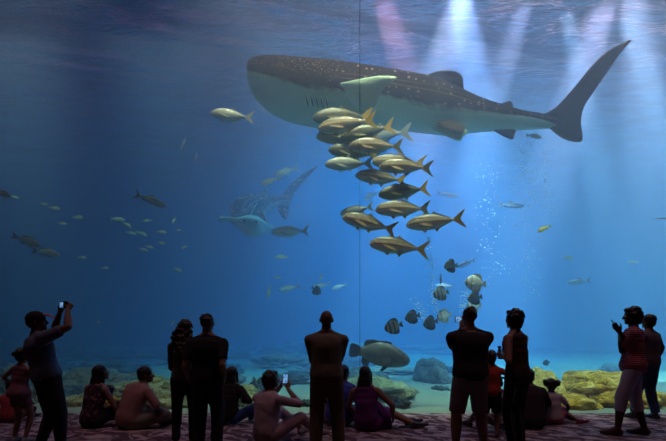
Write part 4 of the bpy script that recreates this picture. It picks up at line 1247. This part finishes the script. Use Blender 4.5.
        if hair == 'long':
            L = .34*s
            bk = HC+HM @ Vector((0, -.07, -.02))*hr
            dn = (Vector((0, 0, -1))+(-yr)*0.16).normalized()
            add_loft(hb, [(bk+dn*L*u, xr, yr, w_*s, t_*s) for u, w_, t_ in ((-.1, .075, .05), (.15, .095, .055), (.4, .105, .05), (.7, .10, .042), (1.0, .06, .025))], 16)
            for sg in (-1, 1): rc(hb, hp(sg*.072, .01, .02), .022*hr, hp(sg*.075, -.02, -.12), .028*hr)
        if hair == 'curly':
            dn = (Vector((0, 0, -1))-yr*.30).normalized()
            bk = HC+HM @ Vector((0, -.07, 0))*hr
            add_loft(hb, [(bk+dn*L_*s, xr, yr, w_*s, .048*s) for L_, w_ in ((-.04, .10), (.06, .122), (.14, .125), (.24, .105), (.33, .06))], 14)
            for _ in range(170):
                u = q.random()**.8
                p = bk+dn*u*.34*s+xr*q.uniform(-1, 1)*(.135-.10*max(0, u-.5))*s+yr*(q.gauss(-.01, .025)*s-.02*s)
                ell(hb, p, .024*s, .024*s, .030*s, None, 8)
            for _ in range(30):
                a = q.uniform(-2.2, 2.2); el_ = q.uniform(-.2, 1.4)
                v = Vector((math.sin(a)*math.cos(el_), -math.cos(a)*math.cos(el_), math.sin(el_)))
                ell(hb, hp(v.x*.085, -.02+v.y*.10, .03+v.z*.094), .024*hr, .024*hr, .022*hr, None, 8)
        if hair == 'bob':
            for sg in (-1, 1):
                rc(hb, hp(sg*.070, .005, .03), .030*hr, hp(sg*.068, -.010, -.055), .030*hr)
            rc(hb, hp(0, -.09, .0), .05*hr, hp(0, -.075, -.075), .040*hr)
            ell(hb, hp(0, .045, .085), .070*hr, .050*hr, .035*hr, HM)
            for _ in range(30):
                a = q.uniform(-2.0, 2.0); el_ = q.uniform(-.1, 1.4)
                v = Vector((math.sin(a)*math.cos(el_), -math.cos(a)*math.cos(el_), math.sin(el_)))
                ell(hb, hp(v.x*.086, -.02+v.y*.103, .032+v.z*.096), .020*hr, .020*hr, .018*hr, None, 8)
        if hair == 'puffs':
            for sg in (-1, 1):
                ell(hb, hp(sg*.085, -.05, .055), .060*hr, .058*hr, .058*hr)
                for _ in range(14):
                    v = Vector((q.gauss(0, 1), q.gauss(0, 1), q.gauss(0, 1))).normalized()*.052
                    ell(hb, hp(sg*.085+v.x, -.05+v.y, .055+v.z), .018*hr, .018*hr, .018*hr, None, 8)
        if hair == 'bun':
            ell(hb, hp(0, -.125, .04), .042*hr, .042*hr, .042*hr)
        # keep the face clear
        link('hair', vox('hair', hb, .008, 2, .4, .003, 45, seed), hm, root)
    # clothes
    if top:
        mt, sl, infl, hem, fl = top['mat'], top.get('sleeve', .5), top.get('infl', .014), top.get('hem', -.10), top.get('flare', 0.0)
        tb = bmesh.new()
        add_loft(tb, torso_rings(infl*s, hem, .985, fl), 22)
        if top.get('sleeveless'):
            for i in (0, 1): rc(tb, N-dd*.03*s, .055*s, Sh[i].lerp(N, .38), .050*s, 12)
        else:
            for i in (0, 1):
                rc(tb, N+dd*0.005*s, .062*s, Sh[i]-dd*.008*s, .060*s*b, 12)
                S_, E_, W_ = arm[i]
                if sl <= 1:
                    rc(tb, S_-dd*.006*s, .064*s*b, S_.lerp(E_, sl), (.064-.010*sl)*s*b, 14, True, False)
                else:
                    rc(tb, S_-dd*.006*s, .064*s*b, E_, .052*s*b, 14); rc(tb, E_, .052*s*b, E_.lerp(W_, sl-1), .043*s*b, 14, True, False)
        if top.get('collar'):
            rc(tb, N-dd*.01*s, .066*s, N+dd*.035*s, .060*s, 14, True, False)
        if top.get('skirt'):
            pass
        so = link(top.get('name', 'shirt'), vox('shirt', tb, .010, 3, .5, .006, 14, seed), mt, root)
    if bottom:
        mt, ln, infl = bottom['mat'], bottom.get('length', 1.9), bottom.get('infl', .012)
        pb = bmesh.new()
        add_loft(pb, torso_rings(infl*s*.7, -.16, bottom.get('waist', .16)), 22)
        if bottom.get('skirt'):
            # cloth draped between both thighs
            a0 = (Hp[0]+Hp[1])/2
            kk = (leg[0][1]+leg[1][1])/2
            dq = (kk-a0); e = a0+dq*bottom['skirt']
            x_, y_, z_ = frame_of(dq)
            if abs(xp.dot(x_)) < .5: x_, y_ = y_, x_
            w0 = (leg[0][1]-leg[1][1]).length/2
            add_loft(pb, [(a0.lerp(e, u), x_, y_, (.17+.05*u)*s+(w0*u*.6), (.12+.03*u)*s) for u in (0, .3, .6, 1.0)], 20)
        for i in (0, 1):
            H_, K_, A_ = leg[i]
            lo = bottom.get('loose', 0.0)
            if ln <= 1:
                rc(pb, H_, .105*s*b, H_.lerp(K_, ln), (.100-.03*ln+lo)*s*b, 14, True, False)
            else:
                rc(pb, H_, .105*s*b, K_, (.070+lo*.7)*s*b, 14)
                rc(pb, K_, (.070+lo*.7)*s*b, K_.lerp(A_, ln-1), (.056+lo)*s, 14, True, False)
        me = vox('trousers', pb, .011, 3, .5, .007, 11, seed+3)
        for v in me.vertices:
            if v.co.z < 0.005: v.co.z = 0.005
        link(bottom.get('name', 'trousers'), me, mt, root)
    root['_s'] = s
    info = dict(root=root, arm=arm, leg=leg, HC=HC, HM=HM, hr=hr, N=N, P=P, hp=hp, s=s)
    return info
def world(info, p):
    r = info['root']
    return r.location+Matrix.Rotation(r.rotation_euler.z, 3, 'Z') @ Vector(p)
def child(info, name, me, mat): return link(name, me, mat, info['root'])

def lp(px, py, dy, cx, Y, rz=0):
    """a point seen at (px, py), dy in front of the person's own spot, in the person's frame"""
    w = at(px, py, Y+dy)-on_floor(cx, Y)
    return tuple(Matrix.Rotation(-R(rz), 3, 'Z') @ w)

def phone(loc, rot, label, lit=True, w=.075, h=.145, mat=None):
    t = empty('phone', loc); t.rotation_euler = rot; tag(t, label, 'phone')
    link('case', box_mesh('phone_case', (-w/2, -.004, -h/2), (w/2, .004, h/2), .003), mat or M_case, t)
    link('screen', box_mesh('phone_screen', (-w/2+.004, -.0055, -h/2+.008), (w/2-.004, -.0042, h/2-.008)), M_screen if lit else M_glass_off, t)
    link('camera_lens', ball('phone_lens', (w*.25, .005, h*.38), .005, 8), M_glass_off, t)
    return t
M_case = flat_mat('phone_case_black', (.02, .02, .022), rough=0.35)
M_glass_off = flat_mat('dark_glass', (.01, .01, .012), rough=0.1)
t = NT('lit_screen')
e = t.n('ShaderNodeEmission', ins={'Color': t.ramp(t.noise(t.coord('Object'), 30, 2), [(0.35, (.02, .12, .45)), (0.6, (.25, .5, .8))]), 'Strength': 0.8})
t.l(e.outputs[0], t.out.inputs['Surface']); M_screen = t.m

def stripes(name, a, b, scale=60, axis='Z', dist=1.5):
    t = NT(name)
    w = t.n('ShaderNodeTexWave', wave_type='BANDS', bands_direction=axis, ins={'Vector': t.coord('Object'), 'Scale': scale/10, 'Distortion': dist}).outputs[1]
    t.pbr(t.mix(t.ramp(w, [(0.4, (0, 0, 0)), (0.6, (1, 1, 1))]), a, b), 0.85, spec=0.15)
    return t.m
def checks(name, a, b, scale=14):
    t = NT(name)
    c = t.n('ShaderNodeTexChecker', ins={'Vector': t.coord('Object', rot=(.5, .4, .7)), 'Scale': scale, 'Color1': (*a, 1), 'Color2': (*b, 1)}).outputs[0]
    t.pbr(c, 0.85, spec=0.15)
    return t.m
def floral(name, a, b, scale=18):
    t = NT(name)
    v = t.n('ShaderNodeTexVoronoi', ins={'Vector': t.coord('Object'), 'Scale': scale}).outputs[0]
    t.pbr(t.mix(t.ramp(v, [(0.3, (1, 1, 1)), (0.45, (0, 0, 0))]), a, b), 0.85, spec=0.15)
    return t.m
C = lambda n, c, c2=None: cloth_mat(n, c, c2)
dark_denim = C('dark_trousers', (.022, .020, .026)); black_c = C('black_cloth', (.015, .013, .016))
# ------------------------------------------------------------------ the crowd in front of the window
def z_top(py, Y): return CH+(HY-py)/F*Y
def lw(x, y, rz):
    v = Matrix.Rotation(-R(rz), 3, 'Z') @ Vector((x, y, 0)); return (v.x, v.y)
def s_for(py, Y, k=1.775): return z_top(py, Y)/(k-.040)

# man in a cap photographing, far left
Y = 5.2; cx = 47; rz = -42
s = s_for(309.5, Y, 1.76)
p = person(cx, Y, 'standing man in pink-brimmed cap and grey-blue shirt, raising a camera at the far left', s, rz, pelvis=(0, 0, .93*s), lean=lw(-.12, 0, rz), head_dir=(.55, 1, .15),
    hands=(lp(60, 312, .22, cx, Y, rz), lp(68, 310, .05, cx, Y, rz)), elbows=((-.5, .5, -1), (.9, -.1, -1)), skin_k='brown', hair='cap', top=dict(mat=C('slate_blue_cotton', (.085, .10, .15)), sleeve=.72, hem=-.06, collar=True, infl=.022),
    bottom=dict(mat=dark_denim, length=1.9), shoe=M_shoe, feet=((-.12, -.05, .07), (.13, .10, .07)), curl=(45, 45), palm=((1, .3, .2), (-1, .3, .3)), hdir=((.3, .5, 1), (-.4, .6, .9)), build=1.2, seed=3)
hb = bmesh.new(); hp_ = p['hp']; hr = p['hr']
ell(hb, hp_(0, -.012, .045), .090*hr, .108*hr, .088*hr, p['HM'])
cp = child(p, 'cap', vox('cap', hb, .008, 2), C('black_cap', (.016, .014, .018)))
bb_ = bmesh.new()
add_loft(bb_, [(hp_(0, .08+j*.02, .070+.006*j-.003*j*j), p['HM'].col[0], p['HM'].col[2], .068*hr*(1-.03*j*j*.5), .011*hr) for j in range(6)], 18)
me = bpy.data.meshes.new('brim'); bb_.to_mesh(me); bb_.free()
o = link('brim', me, C('pink_brim', (.55, .06, .10)), cp)
o['label'] = 'pink brim'
# his camera
cpos = at(64, 305, Y+.12)
cam_e = empty('camera', cpos, R(rz)); tag(cam_e, 'black compact camera raised by the man in the pink-brimmed cap', 'camera')
link('camera_body', box_mesh('camera_body', (-.065, -.025, -.04), (.065, .025, .04), .008), M_case, cam_e)
link('lens', tube('lens', [(0, .02, 0), (0, .05, 0), (0, .075, 0)], [.03, .03, .027], 20), M_case, cam_e)
link('screen', box_mesh('camera_screen', (-.045, -.028, -.028), (.045, -.0255, .028)), M_screen, cam_e)
link('shutter_button', ball('shutter', (.045, 0, .042), .007, 8), M_shoe_l, cam_e)

# girl in a dress behind him
Y = 5.9; cx = 19; rz = -15; s = s_for(350, Y, 1.72)
person(cx, Y, 'standing girl in a mauve dress with bent arm, behind the man in the cap', s, rz, pelvis=(0, 0, .90*s), lean=(.02, .02), hands=(lp(15, 386, .16, cx, Y, rz), (.10, .20, .86*s)), elbows=((-1, -.4, -.3), (1, -.3, -.3)), head_dir=(.3, 1, .1),
    skin_k='tan', hair='bun', female=True, hs=1.18, top=dict(mat=C('mauve_cotton', (.16, .07, .10)), sleeveless=True, hem=-.16, flare=.035, infl=.018, name='dress'), bottom=dict(mat=C('mauve_skirt', (.15, .065, .10)), length=.55, loose=.03, name='skirt'), shoe=M_shoe_l, seed=5)
# seated child in red, corner
Y = 7.1; cx = 9; s = .66
person(cx, Y, 'child in red sitting on the floor in the left corner by the window', s, 10, pelvis=(0, 0, .085), lean=(0, .05), spine_bend=.04, hs=1.25, hands=((-.12, .26, .10), (.12, .28, .10)), feet=((-.16, .40, .05), (.18, .38, .05)), knees=((-1, 0, .7), (1, 0, .7)), skin_k='fair', hair='short', hair_m=H_brown,
    top=dict(mat=C('red_cotton', (.35, .05, .06)), sleeve=.6), bottom=dict(mat=C('brick_shorts', (.14, .05, .05)), length=1.2), shoe=M_shoe, seed=6, toes=((-.5, 1, .2), (.5, 1, .2)))

# seated woman with long hair
Y = 6.75; cx = 92; s = .98; rz = -22
person(cx, Y, 'seated woman with long dark hair and bare shoulder, beside the man in the salmon shirt', s, rz, pelvis=(-.01, 0, .115), lean=(.02, .10), spine_bend=.05, head_dir=(.55, 1, .28), hands=((-.20, .36, .24), (.16, .30, .14)), elbows=((-1, -.2, -.5), (1, -.4, -.4)), feet=((-.20, .60, .06), (.14, .66, .06)), knees=((-.5, 0, 1), (.5, .1, 1)), female=True,
    skin_k='tan', hair='long', top=dict(mat=floral('flowered_top', (.030, .018, .030), (.14, .06, .08)), sleeveless=True, hem=-.14, infl=.022), bottom=dict(mat=black_c, length=1.8), shoe=M_shoe, seed=8)
# seated child in yellow, half hidden
Y = 7.3; cx = 109; s = .55
person(cx, Y, 'small child in yellow shirt, mostly hidden between the two seated adults at left', s, 0, pelvis=(0, 0, .075), lean=(0, .03), hs=1.25, spine_bend=.03, hands=((-.12, .2, .08), (.10, .2, .08)), feet=((-.12, .32, .04), (.12, .32, .04)), knees=((-1, 0, .5), (1, 0, .5)), skin_k='fair', hair='short', hair_m=H_brown,
    top=dict(mat=C('yellow_cotton', (.75, .58, .03)), sleeve=.8), bottom=dict(mat=C('blue_shorts', (.05, .10, .30)), length=1.0), shoe=M_shoe_l, seed=9)
# seated man salmon shirt, knees to the right
Y = 6.7; cx = 134; s = 1.0; rz = -32
person(cx, Y, 'seated bearded man in salmon short-sleeved shirt, facing right with crossed legs', s, rz, pelvis=(-.06, -.05, .12), lean=(.05, .19), spine_bend=.10, head_dir=(.75, .85, .04), hands=((-.06, .42, .20), (.26, .30, .14)), elbows=((-.6, -.1, -1), (1, -.2, -.6)), feet=((.16, .46, .07), (.02, .52, .07)), knees=((-1, .5, .55), (1, .5, .35)),
    skin_k='brown', hair='short', top=dict(mat=C('salmon_cotton', (.30, .16, .145), (.22, .12, .11)), sleeve=.9, hem=-.13, infl=.024), bottom=dict(mat=C('khaki_trousers', (.17, .145, .13)), length=1.85, loose=.015), shoe=M_shoe, build=1.14, seed=10, toes=((1, .4, 0), (-1, .4, 0)))

# couple standing
Y = 5.6; cx = 184; s = s_for(318.5, Y, 1.77)
person(cx, Y, 'standing woman with long curly dark hair, close against a man in a dark tee', s, 8, pelvis=(.01, 0, .93*s), lean=(.0, .01), head_dir=(.3, 1, .15), hands=((-.08, .24, .95), (.08, .26, .95)), elbows=((-.15, -.3, -1), (.15, -.3, -1)), female=True, skin_k='tan', hair='curly', hair_m=H_brown,
    top=dict(mat=C('olive_knit', (.060, .072, .035)), sleeve=1.6, hem=-.12, infl=.02), bottom=dict(mat=black_c, length=1.92), shoe=M_shoe, seed=12)
Y = 5.25; cx = 207; s = s_for(312.5, Y, 1.765)
p = person(cx, Y, 'standing man in dark short-sleeved tee and dark trousers beside the curly-haired woman', s, -6, pelvis=(0, 0, .93*s), lean=(.0, .0), head_dir=(.0, 1, .12), hands=((-.20, .05, .80), lp(224, 377, .06, cx, Y)), elbows=((-.3, -1, 0), (.25, -1, 0)), skin_k='tan', hair='cropped',
    top=dict(mat=C('charcoal_tee', (.020, .018, .022)), sleeve=.75, hem=-.14, infl=.024), bottom=dict(mat=dark_denim, length=1.92, loose=.012), shoe=M_shoe, build=1.08, seed=13)
# seated person in jeans behind them
Y = 7.0; cx = 229; s = .93; rz = -15
person(cx, Y, 'seated person in black with blue jeans, half hidden behind the standing couple', s, rz, pelvis=(0, 0, .115), lean=(.0, .08), spine_bend=.05, head_dir=(.2, 1, .25), hands=((-.20, .30, .18), lp(242, 401, .05, cx, Y, rz)), elbows=((-1, 0, -.4), (.6, -.2, -1)), feet=((-.10, .42, .06), (.16, .40, .06)), knees=((-1, 0, .75), (1, 0, .6)), curl=(20, 5), hdir=(None, (.4, .2, 1)),
    palm=((1, 0, 0), (-.3, 1, 0)), skin_k='tan', hair='long', female=True, top=dict(mat=black_c, sleeve=1.8, infl=.02), bottom=dict(mat=C('blue_denim', (.035, .07, .22)), length=1.85), shoe=M_shoe, seed=14, toes=((.6, 1, 0), (-.6, 1, 0)))

# seated person photographing with a phone
Y = 5.85; cx = 266; rz = -35; s = .97
ht = lp(284, 385, .30, cx, Y, rz)
p = person(cx, Y, 'person in pale pink shirt sitting and aiming a phone, next to the bald man', s, rz, pelvis=(.0, 0, .12), lean=lw(.03, .06, rz), spine_bend=.05, head_dir=(.35, 1, .12), hands=(lp(281, 386, .30, cx, Y, rz), lp(288, 389, .14, cx, Y, rz)), elbows=((-.8, .0, -.8), (1, .2, -1)),
    feet=((.05, .62, .08), (.30, .66, .08)), knees=((-.3, .1, 1), (.5, .1, .9)), skin_k='tan', hair='bob', hair_m=H_brown, curl=(40, 40), hdir=((.1, .3, 1), (-.1, .3, 1)), palm=((.8, .5, 0), (-.8, .5, 0)),
    top=dict(mat=C('pale_pink_cotton', (.40, .30, .33), (.30, .22, .25)), sleeve=1.35, hem=-.14, infl=.024), bottom=dict(mat=C('dusty_pink_trousers', (.42, .28, .32)), length=1.8, loose=.01), shoe=M_shoe_l, seed=15)
phone(at(285.5, 378.5, Y+.16), (R(-8), R(0), R(-20)), 'black phone with lit screen held up by the seated person in pale pink', w=.068, h=.13)

# bald man, arms folded
Y = 5.4; cx = 326.5; s = s_for(313, Y, 1.72)
person(cx, Y, 'bald man standing with folded arms in khaki shirt and tan trousers at the centre', s, 0, pelvis=(0, 0, .93*s), lean=(0, 0.0), head_dir=(.0, 1, .12), hands=((.06, .20, 1.06), (-.06, .24, 1.10)), elbows=((-1, -.35, -.35), (1, -.35, -.35)), hdir=((1, 0.05, .1), (-1, .05, .1)), skin_k='brown', hair='bald', palm=((0, -1, 0), (0, -1, 0)),
    top=dict(mat=C('khaki_shirt', (.17, .145, .10), (.11, .095, .07)), sleeve=1.5, hem=-.02, collar=True, infl=.026), bottom=dict(mat=C('tan_trousers', (.115, .085, .06)), length=1.93, loose=.02), shoe=M_shoe, build=1.1, seed=17, feet=((-.12, 0, .07), (.14, .03, .07)))
# blue shirt seated behind him
Y = 6.9; cx = 338; s = .97; rz = -12
person(cx, Y, 'seated person in royal blue shirt directly behind the legs of the bald man', s, rz, pelvis=(0, 0, .12), lean=(.05, .10), spine_bend=.07, head_dir=(.3, 1, .1), hands=((-.15, .36, .22), (.22, .34, .24)), elbows=((-1, 0, -.4), (1, 0, -.5)), feet=((-.14, .42, .06), (.12, .44, .06)), knees=((-1, .1, .8), (1, .1, .7)), skin_k='brown', hair='short',
    top=dict(mat=C('royal_blue_cotton', (.035, .05, .30)), sleeve=.95, infl=.026, hem=-.14), bottom=dict(mat=C('grey_trousers', (.15, .12, .12)), length=1.8), shoe=M_shoe, build=1.08, seed=18)
# woman in purple, legs out to the right
Y = 6.55; cx = 367; s = .98; rz = -18
person(cx, Y, 'seated woman in purple sleeveless dress, leaning on one arm with legs stretched right', s, rz, pelvis=(.0, 0, .115), lean=(-.04, .06), spine_bend=.04, head_dir=(.05, 1, .15), hands=((-.18, .26, .12), lp(393, 417, .10, cx, Y, rz)), elbows=((-1, 0, -.3), (1, -.6, 0)), feet=(lp(409, 420, .30, cx, Y, rz), lp(414, 424, .12, cx, Y, rz)), knees=((.4, .8, .5), (.6, 1, .2)), female=True,
    skin_k='tan', hair='long', top=dict(mat=C('plum_cotton', (.085, .014, .10)), sleeveless=True, hem=-.14, infl=.020, name='dress'), bottom=dict(mat=C('plum_skirt', (.11, .016, .13)), length=.9, skirt=.75, loose=.03, name='skirt'), shoe=M_shoe, seed=19, toes=((1, .3, .3), (1, .2, .3)))

# man with raised phone, shorts
Y = 5.25; cx = 470.5; s = s_for(305.5, Y, 1.765)
p = person(cx, Y, 'standing man in dark shirt and pale cargo shorts, both hands raised before his face', s, 5, pelvis=(0, 0, .93*s), lean=(.0, .02), head_dir=(-.1, 1, .22), hands=(lp(461, 328, .20, cx, Y, 5), lp(474, 330, .24, cx, Y, 5)), elbows=((-.8, -.2, -1.6), (.7, -.2, -1.6)), hdir=((.2, .2, 1), (-.2, .2, 1)), palm=((.8, .4, 0), (-.8, .4, 0)), curl=(35, 35),
    skin_k='tan', hair='cropped', hair_m=H_brown, top=dict(mat=C('black_shirt', (.024, .018, .022)), sleeve=.8, hem=-.14, collar=True, infl=.028), bottom=dict(mat=C('stone_shorts', (.20, .16, .17), (.15, .12, .13)), length=.98, loose=.008, name='shorts'), shoe=M_shoe, build=1.16, feet=((-.17, 0, .07), (.17, .03, .07)), seed=20)
phone(world(p, p['arm'][0][2]+Vector((.01, .045, .10))), (R(-5), R(90), R(8)), 'phone held up in front of the man in pale shorts', w=.07, h=.14)
# boy in red
Y = 6.15; cx = 491.5; s = s_for(352.5, Y, 1.72)
person(cx, Y, 'small boy in red shirt standing between the man in shorts and sleeveless woman', s, -10, pelvis=(0, 0, .90*s), head_dir=(.1, 1, .2), hands=((-.14, .08, .52), lp(502, 378, .02, cx, Y, -10)), elbows=((-1, -.3, 0), (1, -.2, -.8)), hs=1.2, skin_k='tan', hair='short', hair_m=H_brown, lean=(0, .01),
    top=dict(mat=C('red_shirt', (.42, .05, .035), (.3, .035, .03)), sleeve=.7, hem=-.14, infl=.022), bottom=dict(mat=black_c, length=.95, loose=.03, name='shorts'), shoe=M_shoe, seed=21)
# short haired woman, sleeveless
Y = 5.4; cx = 518; rz = 38; s = s_for(306.5, Y, 1.785)
p = person(cx, Y, 'standing short-haired woman in sleeveless dark outfit with pale stripes down the legs', s, rz, pelvis=(0, 0, .93*s), lean=(.0, .03), head_dir=(.15, 1, .05), hands=(lp(504, 353, .02, cx, Y, rz), lp(504.5, 357, -.10, cx, Y, rz)), elbows=((-.6, -.5, -1), (.5, -.7, -1)), curl=(50, 40), female=True, skin_k='tan', hair='bob', palm=((1, .1, .3), (-1, .1, .3)),
    top=dict(mat=C('wine_tank_top', (.055, .016, .022)), sleeveless=True, hem=-.15, infl=.016), bottom=dict(mat=stripes('side_striped_leggings', (.018, .018, .020), (.026, .024, .024), 20, 'X'), length=1.9), shoe=M_shoe, seed=22, build=1.04)
for i in (0, 1):
    H_, K_, A_ = p['leg'][i]
    off = Vector((.0, 0, 0))
    side = Matrix.Rotation(-R(rz), 3, 'Z') @ Vector((.05, -1, 0)).normalized()
    pts_ = [H_.lerp(K_, .25)+side*.094*s, H_.lerp(K_, .6)+side*.084*s, K_+side*.071*s, K_.lerp(A_, .4)+side*.066*s, K_.lerp(A_, .85)+side*.058*s]
    o = child(p, 'leg_stripe', tube('leg_stripe', pts_, .0055, 6), C('pale_green_piping', (.20, .24, .18))); 
# what she holds: a short bottle-like handle
h0 = at(499.5, 351, Y-.03)
c_ = empty('small_bottle', h0); tag(c_, 'small dark bottle held by the short-haired sleeveless woman', 'bottle')
link('bottle_body', tube('bottle_body', [(0, 0, -.085), (0, 0, -.08), (0, 0, .01), (0, 0, .03)], [.016, .02, .02, .009], 14), flat_mat('green_glass', (.06, .12, .09), rough=0.15), c_)
link('cap', tube('bottle_cap', [(0, 0, .03), (0, 0, .05), (0, 0, .056)], [.018, .024, .022], 14), M_case, c_)
# seated person in checked shirt, behind the boy
Y = 6.6; cx = 504; s = .9; rz = 25
person(cx, Y, 'seated person in checked clothes, low behind the boy in red', s, rz, pelvis=(.05, 0, .115), lean=(.0, .16), spine_bend=.10, head_dir=(-.2, 1, -.3), torso_len=.46, hands=((-.22, .30, .14), (.15, .38, .12)), elbows=((-1, 0, -.2), (1, 0, -.3)), feet=((-.25, .42, .06), (.05, .45, .06)), knees=((-1, 0, .5), (1, 0, .5)), skin_k='tan', hair='short',
    top=dict(mat=checks('checked_cotton', (.26, .20, .22), (.035, .03, .05), 22), sleeve=1.5, infl=.024, hem=-.14), bottom=dict(mat=checks('checked_skirt', (.26, .20, .22), (.035, .03, .05), 22), length=1.4), shoe=M_shoe, seed=23)
# seated dark person right of her
Y = 6.7; cx = 533; s = .92; rz = 5
person(cx, Y, 'seated person all in black, tucked behind the sleeveless woman next to a little girl', s, rz, pelvis=(0, 0, .115), lean=(.0, .10), spine_bend=.06, head_dir=(.1, 1, .1), hands=((-.18, .30, .2), (.18, .32, .2)), elbows=((-1, 0, -.4), (1, 0, -.4)), feet=((-.15, .46, .06), (.15, .46, .06)), knees=((-.6, .1, 1), (.6, .1, 1)), skin_k='brown', hair='short',
    top=dict(mat=C('dusky_cloth', (.035, .022, .030)), sleeve=1.8, infl=.03, hem=-.14), bottom=dict(mat=black_c, length=1.85), shoe=M_shoe, seed=24, build=1.05)
# little girl with hair puffs
Y = 7.0; cx = 552; s = .70; rz = -12
person(cx, Y, 'little girl with two hair puffs sitting in grey top and pink skirt, legs out right', s, rz, pelvis=(.03, 0, .088), lean=(-.03, .04), spine_bend=.03, head_dir=(-.05, 1, .25), hs=1.22, hands=((-.12, .2, .12), (.20, .16, .10)), elbows=((-1, 0, -.3), (1, -.2, -.2)), feet=(lp(574, 420, .22, cx, Y, rz), lp(579, 421, .02, cx, Y, rz)), knees=((.2, 1, .5), (.4, 1, .3)), female=True,
    skin_k='brown', hair='puffs', top=dict(mat=C('silver_grey_top', (.48, .42, .46)), sleeve=.7, infl=.022, hem=-.05), bottom=dict(mat=stripes('pink_striped_skirt', (.60, .07, .18), (.30, .16, .20), 90), length=.85, skirt=.7, loose=.05, name='skirt'), shoe=C('magenta_shoe', (.18, .02, .09)), seed=25, toes=((1, .2, .3), (1, .1, .3)))

# woman with phone on the right, and the man behind her
Y = 6.25; cx = 633; rz = 62; s = s_for(304.5, Y, 1.785)
p = person(cx, Y, 'standing woman in pink striped top and pale cropped trousers, holding a phone', s, rz, pelvis=(0, 0, .93*s), lean=(.0, -.01), head_dir=(-.08, 1, -.05), hands=(lp(620, 333, .05, cx, Y, rz), lp(619, 331, -.12, cx, Y, rz)), elbows=((-.5, -.3, -1), (.6, -.35, -1)), curl=(35, 35), hdir=((.0, .6, .9), (0, .5, .9)), female=True, skin_k='deep', hair='bob', palm=((.9, .3, .2), (-.9, .3, .2)),
    top=dict(mat=stripes('pink_striped_knit', (.40, .10, .12), (.09, .035, .05), 130, 'Z', 3), sleeve=.8, hem=-.15, flare=.02, infl=.024), bottom=dict(mat=C('pale_capri', (.44, .36, .44), (.34, .27, .36)), length=1.42, loose=.012), shoe=C('brown_sandal', (.10, .04, .03)), feet=((-.10, .18, .07), (.12, -.14, .07)), seed=26, build=1.08)
ph = phone(at(614, 323.5, Y-.06), (R(-35), R(0), R(60)), 'phone held near the face of the woman in the pink striped top', lit=False, w=.062, h=.125)
Y = 7.35; cx = 651; rz = 30; s = s_for(314, Y, 1.76)
person(cx, Y, 'standing man in dark vest and blue jeans behind the woman in the pink striped top', s, rz, pelvis=(-.04, 0, .93*s), lean=(.0, .0), head_dir=(.1, 1, .1), hands=(lp(632, 346, .1, cx, Y, rz), (.24, .08, .85)), elbows=((-1, -.3, -.7), (1, -.4, 0)), skin_k='brown', hair='short',
    top=dict(mat=C('dark_shirt_mauve', (.085, .06, .085)), sleeve=.9, hem=-.12, infl=.026, collar=True), bottom=dict(mat=C('mid_blue_denim', (.04, .065, .13)), length=1.93, loose=.012), shoe=M_shoe, feet=((-.16, .16, .07), (.10, -.02, .07)), seed=27, build=1.08)
phone(at(627.5, 344, Y+.05), (R(10), R(20), R(20)), 'blue phone held low by the man behind the woman in pink stripes', lit=False, w=.075, h=.12, mat=flat_mat('blue_phone_case', (.03, .05, .20)))
